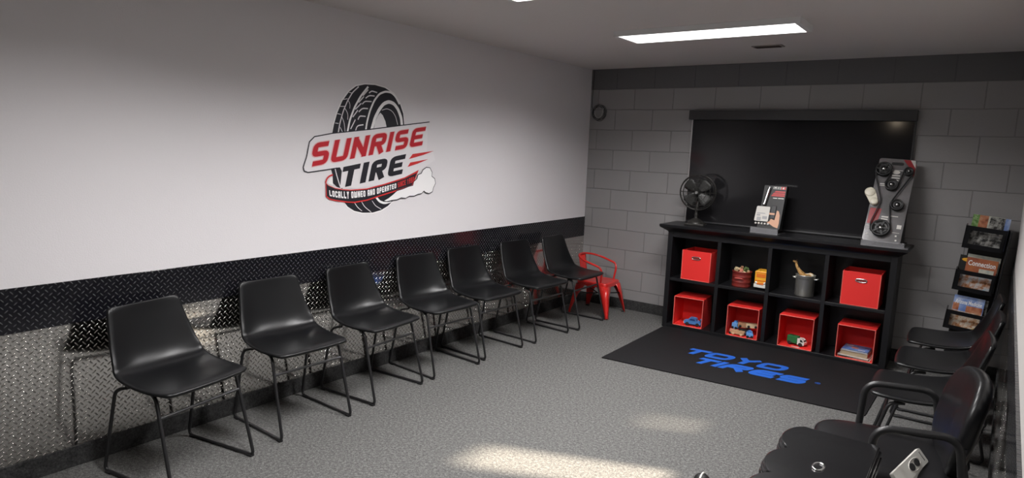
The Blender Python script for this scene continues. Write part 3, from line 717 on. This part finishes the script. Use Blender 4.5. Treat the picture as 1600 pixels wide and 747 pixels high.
# wooden train pieces in the second bin
TR = [('train_block', 1.800, .035, 0.0, .095, .030, .032, 'wood', -4, 'pale wooden train wagon lying at the front of the second red bin'),
      ('train_block', 1.884, .058, .0, .045, .090, .030, 'lightblue', 18, 'light blue toy boat hull leaning at the right of the second red bin'),
      ('train_block', 1.885, .108, .052, .080, .035, .030, 'palewood', 22, 'cream wooden wagon on top at the right of the toy pile'),
      ('train_block', 1.765, .095, .030, .040, .045, .045, 'lightblue', -12, 'light blue engine standing at the left of the toy pile'),
      ('train_block', 1.825, .110, .045, .080, .040, .035, 'wood2', 8, 'brown wooden wagon at the back top of the toy pile'),
      ('train_block', 1.825, .080, .0, .05, .035, .040, 'blackplastic', 20, 'black train engine in the middle of the toy pile'),
      ('train_block', 1.842, .130, .0, .035, .05, .035, 'darkplastic', -25, 'dark grey train piece between the boat and the black engine'),
      ('train_block', 1.748, .045, .0, .028, .030, .034, 'pinkwood', 10, 'small pink block at the left front of the toy pile')]
for nm, x, dy, z, a, b, h, mt, rz, l in TR:
    c = empty(nm, (x, F+.004+dy+.01, .0445+z), math.radians(rz), l, 'toy', 'wooden train toys in the second red bin'); c.scale = (1.25,)*3; c.location.x = 1.836+(x-1.838)*1.12; c.location.z = .0445+z*1.35
    z0 = .008 if z == 0 and a > .04 else 0
    MB().prism([(p.x, p.y) for p in fillet([(-a/2, z0, 0), (a/2, z0, 0), (a/2, h, 0), (-a/2, h, 0)], .006, 3, True)], -b/2, b/2, axis='y').build('body', M[mt], c, bevel=.0015)
    for sx in (-1, 1):
        for sy in (-1, 1): wheel(sx*a*.3, sy*(b/2+.002), .009, .009, .005, c, m_=M['blackplastic'] if mt != 'wood' else M['palewood'])
    if mt == 'lightblue': MB().prism([(-a*.3, h), (a*.3, h), (a*.2, h+.012), (-a*.2, h+.012)], -b*.25, b*.25, axis='y').build('cabin', M['blue'], c)
# green and white toy truck
c = empty('toy_truck', (2.272, F+.10, .0445), math.radians(-14), 'green and white toy lorry in the third red bin', 'toy truck'); c.scale = (1.2,)*3
MB().box(-.060, .012, -.024, .024, .014, .064).build('cargo_box', M['green'], c, bevel=.003)
MB().prism([(.014, .012), (.062, .012), (.064, .030), (.050, .050), (.040, .056), (.014, .056)], -.023, .023, axis='y').build('cab', M['white'], c, bevel=.003)
MB().prism([(.034, .034), (.056, .034), (.047, .049), (.034, .050)], -.0237, .0237, axis='y').build('window', M['blackplastic'], c)
MB().prism([(-.020, .044), (.020, .044), (.016, .058), (-.016, .058)], .0, .0, axis='x', T=rotT((.058, 0, -.010))).build('windscreen', M['blackplastic'], c)
for x in (-.04, .038):
    for y in (-.023, .023): wheel(x, y, .014, .014, .010, c)
tag(MB().box(-.032, .032, -.011, .011, 0, .0015, T=rotT((2.280, F+.030, .0445), 0, 0, -.1)).build('paper_slip', M['offwhite']), 'small white paper slip on the floor of the third red bin', 'paper')
# books in the fourth bin
BK = [(2.745, .120, .0, .235, .20, .006, 'paper', -3, 'thin cream magazine at the bottom of the book pile'),
      (2.735, .112, .0065, .22, .19, .005, 'blackplastic', 2, 'thin black booklet second from the bottom of the book pile'),
      (2.742, .110, .012, .225, .19, .005, 'offwhite', -6, 'thin white booklet in the middle of the book pile'),
      (2.742, .125, .0175, .20, .19, .034, 'paper2', -3, 'thick tan book under the blue book'),
      (2.742, .130, .052, .19, .18, .012, 'bookblue', -2, 'blue picture book on top of the book pile')]
for x, dy, z, a, b, h, mt, rz, l in BK:
    t = empty('book', (x-.02, F+.004+dy, .0445+z), math.radians(rz), l, 'book', 'books in the fourth red bin')
    if h > .01:
        MB().box(-a/2+.003, a/2-.003, -b/2+.003, b/2-.002, .002, h-.002).build('pages', M['paper'] if mt != 'paper2' else M['paper2'], t)
        MB().box(-a/2, a/2, -b/2, b/2, 0, .002).box(-a/2, a/2, -b/2, b/2, h-.002, h).box(-a/2, a/2, b/2-.002, b/2, 0, h).build('cover', M[mt], t)
    else: MB().box(-a/2, a/2, -b/2, b/2, 0, h).build('pages', M[mt], t)
    if mt == 'bookblue':
        MB().lathe([(.001, 0), (.028, 0)], 16, T=rotT((-.01, -.01, h+.0006)), cap=False).build('cover_print', M['pinkwood'], t)
        MB().box(.02, .07, -.07, -.05, h, h+.0006).box(-.08, -.03, .03, .06, h, h+.0006).build('cover_lettering', M['white'], t)
# red tin with blocks
SZ = .4745
tin = empty('red_tin', (1.765, F+.115, SZ), 0, 'faded red metal tin full of wooden blocks in the second upper cubby', 'tin')
MB().lathe([(.078, 0), (.082, .003), (.080, .010), (.080, .040), (.082, .043), (.080, .046), (.080, .085), (.082, .088), (.080, .091), (.080, .125), (.083, .128), (.083, .136), (.077, .136), (.076, .12), (.076, .01), (.001, .01)], 40, cap=False).build('body', M['rustred'], tin)
MB().tube(fillet([(-.035, -.079, .075), (-.032, -.094, .082), (.032, -.094, .082), (.035, -.079, .075)], .012, 4), .0035, 8).build('handle', M['piping'], tin)
TB = [(-.045, -.02, .15, .030, 'palewood', 25), (-.005, .0, .135, .026, 'pinkwood', 50), (.030, .01, .150, .034, 'greenwood', 30), (.055, -.005, .135, .022, 'wood', 10),
      (.0, -.045, .128, .026, 'pinkwood', 5), (-.03, .035, .14, .026, 'wood', 60), (.03, -.045, .125, .024, 'palewood', 35), (-.01, .02, .162, .022, 'wood2', 15)]
BLBL = ['cream block sticking up at the left of the red tin', 'pink block in the middle of the tin', 'largest green block on top of the tin', 'small wooden block at the right rim of the tin',
        'pink block at the front rim of the tin', 'wooden block at the left back of the tin', 'cream block at the front right rim of the tin', 'small brown block topmost in the tin']
for (x, y, z, s, mt, r), l in zip(TB, BLBL):
    o = MB().box(-s/2, s/2, -s/2, s/2, -s/2, s/2).build('wooden_block', M[mt], bevel=.002)
    o.location = (1.765+x, F+.115+y, SZ+z); o.rotation_euler = (math.radians(r), math.radians(r*.7), math.radians(r*1.3)); tag(o, l, 'toy block', 'wooden blocks in the red tin')
for k in range(5):
    a = k*1.256; o = MB().box(-.02, .02, -.02, .02, -.02, .02).build('wooden_block', M[('wood', 'palewood', 'wood2', 'pinkwood', 'greenwood')[k]], bevel=.002)
    o.location = (1.765+.038*math.cos(a), F+.115+.038*math.sin(a), SZ+.098); o.rotation_euler = (k, .3*k, k*.7)
    tag(o, 'wooden block buried among others inside the red tin', 'toy block', 'wooden blocks inside the red tin')
# yellow toy bus
c = empty('toy_bus', (1.942, F+.075, SZ), 0, 'yellow and white toy bus standing beside the red tin', 'toy bus'); c.scale = (1.28,)*3
MB().box(-.042, .042, -.01, .11, .022, .128).build('body', M['yellow'], c, bevel=.008)
MB().box(-.043, .043, -.016, .02, .014, .040).build('bumper', M['white'], c, bevel=.004)
MB().box(-.030, .030, -.0115, -.009, .085, .110).build('windscreen', M['orange'], c)
MB().box(-.034, .034, -.0125, -.0095, .060, .066).box(-.034, .034, -.0125, -.0095, .118, .121).build('stripe', M['orange'], c)
MB().box(-.022, .022, -.018, -.012, .036, .050).build('grille', M['orange'], c, bevel=.002)
for sx in (-1, 1):
    MB().lathe([(.001, 0), (.008, 0), (.008, .004), (.001, .005)], 14, T=rotT((sx*.028, -.012, .048), PI/2)).build('headlight', M['white'], c)
    for y in (.02, .085): wheel(sx*.038, y, .014, .014, .010, c, 'x')
# stock pot with giraffe
pot = empty('stock_pot', (2.285, F+.125, SZ), 0, 'brushed steel pot holding toys in the third upper cubby', 'pot')
MB().lathe([(.070, 0), (.075, .004), (.0755, .17), (.079, .173), (.079, .178), (.074, .178), (.073, .17), (.072, .006), (.001, .006)], 44, cap=False).build('body', M['steel'], pot)
for sx in (-1, 1):
    MB().tube(fillet([(sx*.074, -.018, .145), (sx*.098, -.018, .150), (sx*.098, .018, .150), (sx*.074, .018, .145)], .01, 4), .0035, 8).build('handle', M['steel'], pot)
dots = MB()
for k in range(9):
    a = -PI/2+(-4+k)*.12; dots.box(-.0012, .0012, -.0004, .0006, -.006, .006, T=rotT((.0765*math.cos(a), .0765*math.sin(a), .148), 0, 0, a+PI/2))
dots.build('print', M['blackplastic'], pot)
gf = empty('toy_giraffe', (2.285, F+.125, SZ+.12), 0, 'tan toy giraffe leaning out of the steel pot', 'toy')
MB().tube([(-.005, 0, .02), (-.02, -.01, .055), (-.05, -.015, .085), (-.072, -.02, .12), (-.080, -.022, .150)], [.022, .024, .016, .011, .010], 12).build('body', M['giraffe'], gf)
superpad(MB(), .020, .010, .010, .8, .8, 14, 8, T=rotT((-.088, -.025, .160), 0, .3, .2)).build('head', M['giraffe'], gf)
for s in (-1, 1): MB().tube([(-.079, -.022+s*.005, .165), (-.076, -.022+s*.007, .178)], .002, 6).build('horn', M['wood2'], gf)
MB().tube([(.0, -.015, .055), (.03, -.03, .065), (.05, -.035, .055)], .006, 8).tube([(.0, .015, .055), (.03, .02, .07), (.055, .02, .06)], .006, 8).build('leg', M['giraffe'], gf)
tag(superpad(MB(), .03, .025, .02, .8, .8, 16, 8, T=rotT((2.315, F+.14, SZ+.17))).build('toy_animal', M['cream']), 'cream toy lying inside the steel pot behind the giraffe', 'toy')

# ------------------------------------------------------------------ window shade on the far wall
sh = empty('roller_shade', (2.017, 0, 2.02), 0, 'wide black roller shade pulled down on the block wall', 'window shade')
MB().box(-.912, .915, -.085, -.002, -.085, 0).build('head_rail', M['darkplastic'], sh, bevel=.004)
MB().box(-.885, .898, -.030, -.027, -1.035, -.07).build('fabric', M['shade'], sh)
for x in (-.893, .905): MB().box(x-.006, x+.006, -.034, -.004, -1.04, -.085).build('side_channel', M['alu'] if x < 0 else M['darkplastic'], sh)
MB().box(-.885, .898, -.036, -.020, -1.045, -1.03).build('bottom_bar', M['darkplastic'], sh, bevel=.003)
# coiled cable in the corner
cc = empty('coiled_cable', (.115, -.012, 2.0), 0, 'coil of thin cable hanging at the top of the far left corner', 'cable')
pts = []
for k in range(97):
    a = 2*PI*k/24; R = .080-.007*(k//24); pts.append((R*math.cos(a)*1.05, -.002-.001*(k/12), R*1.02*math.sin(a)+.004*math.sin(k*.9)))
MB().tube(pts, .0026, 6).build('coil', M['cord'], cc)
MB().tube([(-.05, -.012, .02), (-.045, -.015, -.01), (-.03, -.016, -.04), (0, -.016, -.055), (.03, -.016, -.04), (.045, -.015, .0), (.047, -.012, .045)], .003, 6).build('pale_cord', M['cordwhite'], cc)
MB().tube([(-.06, -.006, 0), (-.088, -.004, .06), (-.09, -.004, .15), (-.084, -.004, .28), (-.08, -.003, .43)], .003, 6).build('riser', M['cord'], cc)

# ------------------------------------------------------------------ behind the camera, mirrored in the glossy shade
bl2 = empty('wall_lamp', (1.998, YB, 2.33), 0, 'small lit lamp on the back wall, mirrored in the top right of the shade', 'wall lamp')
MB().lathe([(.05, 0), (.05, .02), (.035, .03), (.03, .05)], 24, T=rotT((0, 0, 0), -PI/2)).build('base', M['lampframe'], bl2)
MB().lathe([(.001, .05), (.05, .055), (.062, .08), (.05, .10), (.001, .11)], 24, T=rotT((0, 0, 0), -PI/2), cap=False).build('globe', M['glow'], bl2)
fe = empty('fire_extinguisher', (.684, YB+.07, 1.25), 0, 'red fire extinguisher on the back wall, mirrored in the black shade', 'fire extinguisher')
MB().lathe([(.001, 0), (.055, .002), (.06, .02), (.06, .24), (.045, .285), (.02, .30), (.02, .32)], 28, cap=False).build('cylinder', M['redsteel'], fe)
MB().box(-.012, .012, -.05, .03, .32, .335).box(-.012, .012, -.05, .02, .345, .36).box(-.015, .015, -.015, .015, .31, .36).build('valve_handle', M['yellow'], fe, bevel=.002)
MB().tube(fillet([(.02, 0, .33), (.075, 0, .32), (.078, 0, .10)], .03, 4), .007, 8).build('hose', M['rubber'], fe)
MB().box(-.02, .02, -.07, -.055, .05, .25).build('bracket', M['blacksteel'], fe)

# ------------------------------------------------------------------ desk fan
fn = empty('desk_fan', (1.295, -.21, TOP), math.radians(8), 'antique black caged desk fan on the left end of the shelf top', 'fan')
MB().box(-.088, .088, -.075, .075, 0, .014).build('foot', M['fan'], fn, bevel=.004)
MB().lathe([(.078, .014), (.076, .022), (.060, .038), (.034, .054), (.018, .062), (.014, .080), (.020, .090), (.014, .104), (.012, .128), (.017, .136), (.012, .150)], 32).build('base', M['fan'], fn)
FZ = .300; R0 = .162
MB().lathe([(.005, -.05), (.038, -.045), (.048, -.01), (.046, .04), (.030, .06), (.005, .066)], 28, T=rotT((0, .045, FZ), -PI/2)).build('motor', M['fan'], fn)
MB().tube(fillet([(0, .0, .145), (0, .03, .19), (0, .045, FZ-.04)], .03, 4), .012, 10).build('neck', M['fan'], fn)
cg = MB()
for y, rr in ((-.062, R0*.30), (-.060, R0*.52), (-.052, R0*.74), (-.038, R0*.92), (-.012, R0), (.012, R0), (.036, R0*.9), (.045, R0*.6)):
    cg.tube([(rr*math.cos(a*PI/20), y, FZ+rr*math.sin(a*PI/20)) for a in range(40)], .0022 if rr < R0 else .0035, 6, closed=True)
cg.build('cage_ring', M['fan'], fn)
cw = MB()
for k in range(8):
    a = k*PI/4; c_, s_ = math.cos(a), math.sin(a)
    cw.tube([(rr*c_, y, FZ+rr*s_) for rr, y in ((.014, -.064), (R0*.52, -.060), (R0*.74, -.052), (R0*.92, -.038), (R0, -.012), (R0, .012), (R0*.9, .036), (R0*.3, .05))], .0018, 6)
cw.build('cage_wire', M['fan'], fn)
MB().lathe([(.001, -.004), (.010, -.003), (.016, .002), (.012, .006)], 18, T=rotT((0, -.066, FZ), PI/2)).build('badge', M['alu'], fn)
for k in range(4):
    a = PI/4+k*PI/2 + .06; G = []
    for i in range(7):
        r = .018+i*.0195; wd = .016+.040*math.sin(min(1, i/5)*PI*.5) - (.016 if i == 6 else 0)
        G.append([(r, s*.012*(1 if i else .5), s*wd) for s in (-1, -.5, 0, .5, 1)])
    MB().grid(G, T=Matrix.Translation((0, -.016, FZ)) @ Matrix.Rotation(-a, 4, 'Y')).build('blade', M['fanblade'], fn, solid=.002)
MB().lathe([(.02, -.03), (.022, -.01), (.02, .02)], 20, T=rotT((0, -.012, FZ), -PI/2)).build('hub', M['fan'], fn)

# ------------------------------------------------------------------ flashlight gift pack
pk = empty('flashlight_pack', (1.945, -.315, TOP), math.radians(-4), 'black flashlight pack with red and white print on a clear stand, on the shelf top', 'packaged flashlight')
lean = math.radians(-16)
TP = rotT((0, .0, .045), lean, 0, 0)
tr = MB().box(-.115, .115, -.035, .16, 0, .006).box(-.115, .115, -.038, -.034, 0, .050); tr.build('clear_stand', M['clear'], pk)
MB().box(-.105, .105, -.030, -.012, .006, .040).build('stand_block', M['darkplastic'], pk, bevel=.002)
MB().box(-.075, .115, 0, .055, 0, .375, T=TP).build('carton', M['blackplastic'], pk, bevel=.002)
fr = lambda k: (lambda s, t: tuple(TP @ Vector((s, -.001-.0006*k, t))))
q = MB(); q.add([fr(1)(*p) for p in [(.005, .345), (.068, .345), (.068, .365), (.005, .365)]], [(0, 1, 2, 3)])
q.build('white_label', M['white'], pk)
q = MB(); q.add([fr(1)(*p) for p in [(.068, .343), (.108, .343), (.108, .367), (.068, .367)]], [(0, 1, 2, 3)])
for zz, xa in ((.318, .020), (.300, .006), (.284, -.004)):
    q.add([fr(1)(*p) for p in [(xa, zz-.002), (.108, zz-.002), (.108, zz+.011), (xa+.006, zz+.011)]], [(0, 1, 2, 3)])
q.build('red_label', M['ink_red'], pk)
q = MB(); lettering(q, 'LED', quad_map([(.010, .363), (.064, .363), (.064, .347), (.010, .347)], fr(2)), t=.26); q.build('black_print', M['print_black'], pk)
q = MB(); lettering(q, '2', quad_map([(.080, .363), (.094, .363), (.094, .347), (.080, .347)], fr(2)), t=.26)
for xa, xb in ((.015, .05), (.058, .105)): q.add([fr(1)(*p) for p in [(xa, .262), (xb, .262), (xb, .269), (xa, .269)]], [(0, 1, 2, 3)])
q.build('white_print', M['white'], pk)
MB().prism([(p.x, p.y) for p in fillet([(-.105, .055, 0), (.012, .055, 0), (.012, .185, 0), (-.100, .185, 0)], .01, 3, True)], -.012, -.008, axis='y', T=TP).build('photo_card', M['offwhite'], pk)
q = MB()
for a, b, c_, d in ((-.09, .12, -.02, .128), (-.09, .10, -.06, .115), (-.04, .075, .0, .10), (-.085, .06, -.05, .09)): q.add([fr(19)(*p) for p in [(a, b), (c_, b), (c_, d), (a, d)]], [(0, 1, 2, 3)])
q.build('card_print', M['print_mid'], pk)
q = MB()
for k in range(5): q.lathe([(.001, 0), (.009, 0), (.009, .002), (.001, .003)], 14, T=TP @ rotT((-.088+k*.026, -.006, .036), PI/2))
q.build('round_badge', M['offwhite'], pk)
MB().tube([tuple(TP @ Vector(p)) for p in ((-.045, -.018, .20), (-.040, -.018, .215), (-.026, -.018, .33), (-.02, -.018, .355))], [.016, .013, .013, .010], 14).build('flashlight', M['alu'], pk)
q = MB(); q.add([fr(3)(*p) for p in [(.0, .050), (.022, .062), (.030, .085), (.062, .075), (.068, .16), (.084, .155), (.098, .12), (.102, .05), (.098, .008), (.06, .02), (.025, .04)]], [list(range(11))]); q.build('hand_print', M['skin'], pk)
MB().box(.022, .060, -.010, -.004, .085, .20, T=TP).build('lamp_print', M['darkplastic'], pk, bevel=.003)
q = MB().box(.0, .058, -.0106, -.0104, .118, .134, T=TP); q.build('finger_print', M['skin'], pk)

# ------------------------------------------------------------------ belt drive display
bd = empty('belt_display', (2.818, -.395, TOP), 0, 'clear grey display board with black pulleys, belt and a cream tensioner on the shelf top', 'product display')
lean = math.atan2(.30, .63); TD = rotT((0, 0, .036), -lean, math.radians(2.2), 0)
BW, BH = .258, .70
def dpt(k): return lambda s, t: tuple(TD @ Vector((s, -.0035-.0005*k, t)))
ol = fillet([(-BW/2, 0, 0), (BW/2, 0, 0), (BW/2, BH, 0), (-BW/2, BH, 0)], .02, 5, True)
MB().prism([(p.x, p.y) for p in ol], -.003, .003, axis='y', T=TD).build('board', M['display'], bd)
MB().box(-.13, .185, -.02, .31, 0, .010).box(-.13, .16, -.022, -.010, .0, .045).build('stand', M['clear'], bd)
MB().box(-.06, .150, .05, .305, .010, .022).build('stand_foot', M['blackplastic'], bd, bevel=.003)
MB().prism([(.05, .012), (.305, .012), (.29, .56), (.265, .56)], .118, .128, axis='x').build('strut', M['blackplastic'], bd)
q = MB(); q.add([dpt(1)(*p) for p in [(.035, BH-.004), (BW/2-.03, BH-.004), (BW/2-.003, BH-.04), (BW/2-.004, BH-.145), (.085, BH-.065)]], [(0, 1, 2, 3, 4)]); q.build('red_print', M['dull_red'], bd); q = MB()
q.add([dpt(1)(*p) for p in [(-BW/2+.008, .14), (-.052, .14), (-.040, .27), (-BW/2+.012, .27)]], [(0, 1, 2, 3)]); q.build('red_print', M['dull_red'], bd)
q = MB(); q.add([dpt(2)(*p) for p in [(BW/2-.045, BH-.005), (BW/2-.012, BH-.005), (BW/2-.004, BH-.07)]], [(0, 1, 2)])
for a, b, w, h in ((-.03, .60, .09, .004), (-.02, .552, .055, .010), (-.02, .532, .055, .010), (-.02, .512, .05, .010), (-.09, .475, .05, .008), (-.09, .462, .05, .006), (.03, .215, .05, .006), (-.03, .20, .045, .012), (-.03, .182, .045, .010), (.085, .12, .03, .032), (-.125, .12, .04, .003), (.06, .085, .05, .003), (.085, .055, .012, .012), (.09, .02, .012, .012), (-.11, .05, .012, .008)):
    q.add([dpt(2)(*p) for p in [(a, b), (a+w, b), (a+w, b+h), (a, b+h)]], [(0, 1, 2, 3)])
q.lathe([(.001, 0), (.026, 0)], 24, T=TD @ rotT((.005, -.0045, .585), PI/2) @ Matrix.Diagonal((1, .6, 1, 1)), cap=False)
q.build('white_print', M['offwhite'], bd)
MB().prism([(p.x, p.y) for p in fillet([(-.04, BH-.055, 0), (.045, BH-.055, 0), (.045, BH-.03, 0), (-.04, BH-.03, 0)], .012, 4, True)], -.0042, -.0036, axis='y', T=TD).build('hanging_slot', M['blackplastic'], bd)
def pulley(x, z, R, name, mt, spokes=0, depth=.035):
    T = TD @ rotT((x, -.004, z), PI/2)
    o = MB().lathe([(R*.98, 0), (R*.98, depth*.1), (R*.90, depth*.2), (R*.90, depth*.8), (R, depth*.9), (R, depth), (R*.82, depth), (R*.78, depth*.75), (R*.34, depth*.75), (R*.30, depth*1.02), (.001, depth*1.02)], 32, T=T, cap=False).build(name, mt, bd)
    MB().lathe([(R*.22, depth), (R*.22, depth*1.12), (.001, depth*1.15)], 12, T=T, cap=False).build('hub_bolt', M['chrome'], o)
    if spokes:
        sp = MB()
        for k in range(spokes):
            a = 2*PI*k/spokes; sp.box(R*.3, R*.84, -R*.10, R*.10, depth*.76, depth*.95, T=T @ Matrix.Rotation(a, 4, 'Z'))
        sp.build('spoke', mt, o)
    return o
PL = [(-.082, .595, .058, 6), (-.008, .468, .046, 0), (.088, .590, .033, 0), (.058, .305, .044, 0), (-.018, .105, .066, 5)]
for x, z, R, n in PL: pulley(x, z, R, 'pulley', M['blackplastic'], n)
def belt(pts): MB().tube([tuple(TD @ Vector((x, -.022, z))) for x, z in fillet2(pts)], .007, 8, flat=.6).build('belt', M['rubber'], bd)
def fillet2(p): return [(a.x, a.y) for a in fillet([(x, z, 0) for x, z in p], .02, 4)]
belt([(-.138, .58), (-.125, .53), (-.058, .34), (-.060, .30), (-.095, .14), (-.086, .085)])
belt([(.120, .585), (.112, .56), (.022, .35), (.010, .30), (.040, .14), (.048, .105)])
belt([(-.026, .58), (-.040, .52), (-.055, .48)]); belt([(.056, .60), (.050, .55), (.036, .47)])
MB().lathe([(.038, 0), (.038, .018), (.030, .022), (.001, .022)], 24, T=TD @ rotT((-.142, -.006, .395), PI/2), cap=False).lathe([(.028, 0), (.028, .026), (.020, .03), (.001, .03)], 20, T=TD @ rotT((-.100, -.006, .318), PI/2), cap=False).prism([(-.178, .385), (-.125, .300), (-.075, .325), (-.106, .41)], -.022, -.006, axis='y', T=TD).build('tensioner', M['cream'], bd)

# ------------------------------------------------------------------ magazine rack
mr = empty('magazine_rack', (3.36, -.215, 0), 0, 'black three tier magazine rack in the far right corner', 'magazine rack', rot=(0, math.radians(4.6), 0))
RKX0, RKX1 = -.118, .130
MB().box(-.075, .145, .125, .14, .06, 1.17).build('back_panel', M['cab'], mr, bevel=.002)
MB().box(.145, .158, -.04, .14, .04, 1.17).build('side_panel', M['cab'], mr, bevel=.002)
TIERS = [(1.005, 1.175), (.685, .845), (.385, .535)]
for z0, z1 in TIERS:
    p = MB(); w0, w1 = RKX0, RKX1
    yb, yf0, yf1 = .12, .0, -.045
    p.prism([(yf0, z0), (yb, z0), (yb, z0+.010), (yf0, z0+.010)], w0, w1, axis='x')
    for x in (w0, w1-.008): p.prism([(yf0, z0), (yb, z0), (yb, z1), (yf1, z1)], x, x+.008, axis='x')
    def face(u, v0, v1, u1):   # slanted front face bars
        A = lambda v: yf0+(yf1-yf0)*v
        zz = lambda v: z0+(z1-z0)*v
        p.add([(u, A(v0), zz(v0)), (u1, A(v0), zz(v0)), (u1, A(v1), zz(v1)), (u, A(v1), zz(v1)), (u, A(v0)+.008, zz(v0)), (u1, A(v0)+.008, zz(v0)), (u1, A(v1)+.008, zz(v1)), (u, A(v1)+.008, zz(v1))],
              [(0, 1, 2, 3), (7, 6, 5, 4), (0, 4, 5, 1), (1, 5, 6, 2), (2, 6, 7, 3), (3, 7, 4, 0)])
    face(w0, 0, .2, w1); face(w0, .8, 1, w1); face(w0, .2, .8, w0+.032); face(w1-.025, .2, .8, w1)
    p.build('pocket', M['cab'], mr)
# magazines (each stands in a pocket, leaning back)
def magazine(x, y, z, w, h, mt, label, lean=-.12, yaw=0, title=None, tm='print_white', extra=None):
    o = empty('magazine', (x, y, z), 0, label, 'magazine', 'magazines in the rack', rot=(lean, math.radians(4.6), yaw))
    MB().box(-w/2, w/2, .0, .005, 0, h).build('pages', M['paper'], o)
    cv = MB().box(-w/2, w/2, -.0012, 0, 0, h).build('cover', M[mt], o)
    if title:
        mb = MB(); text_mesh(mb, title[0], lambda s, t: (s, -.0022, t), .02, -w/2+.012, h-title[1], title[2], w-.024); mb.build('title', M[tm], cv)
    if extra:
        for i, (a, b, c_, d, m2) in enumerate(extra):
            MB().box(a, b, -.0018, -.001, c_, d).build('cover_picture', M[m2], cv)
    return o
def rk(x, z): return 3.36 + (x*math.cos(.0803) + z*math.sin(.0803)), -x*math.sin(.0803)+z*math.cos(.0803)
def tier(i):
    return TIERS[i][0]+.012
def place(xl, i, dy, w, h, *a, **k):
    X, Z = rk(xl-.076, tier(i)+k.pop('dz', 0)); return magazine(X, -.215+dy, Z, w, h, *a, **k)
place(.085, 0, .022, .195, .145, 'cov_bw', 'black and white magazine behind the window of the top rack pocket', lean=.0, dz=.004)
place(.065, 0, .060, .16, .238, 'cov_green', 'green covered magazine at the back left of the top rack pocket', lean=-.06)
place(.100, 0, .050, .15, .238, 'cov_rock', 'magazine with a red rock cover sticking out of the top rack pocket', lean=-.06, extra=[(-.02, .075, .0, .238, 'cov_pale')])
place(.150, 0, .040, .12, .236, 'cov_bw', 'dark photo magazine at the right of the top rack pocket', lean=-.06, extra=[(.03, .06, .0, .236, 'cov_sky')])
place(.085, 1, .020, .195, .135, 'cov_mix', 'colourful photo magazine behind the window of the middle rack pocket', lean=.0, dz=.004)
place(.050, 1, .082, .17, .245, 'blackplastic', 'black magazine with a yellow letter G at the back of the middle rack pocket', lean=-.06, title=('G', .05, .05), tm='yellow')
place(.110, 1, .070, .20, .262, 'cov_pale', 'pale green magazine behind the orange one in the middle rack pocket', lean=-.06)
place(.105, 1, .048, .19, .240, 'cov_orange', 'orange magazine titled Connection in the middle rack pocket', lean=-.06, title=('Connection', .058, .052), extra=[(-.01, .08, .11, .165, 'cov_pale')])
place(.080, 2, .020, .185, .128, 'cov_food', 'warm toned magazine behind the window of the bottom rack pocket', lean=.0, dz=.004)
place(.105, 2, .072, .19, .235, 'cov_bw', 'dark magazine half hidden behind the blue sky one in the bottom rack pocket', lean=-.06)
place(.083, 2, .048, .19, .243, 'cov_sky', 'magazine with blue sky and red rocks in the bottom rack pocket', lean=-.06, title=('Arizona Medicine', .06, .042), extra=[(-.093, -.055, .13, .185, 'cov_rock'), (-.01, .09, .12, .175, 'cov_rock')])
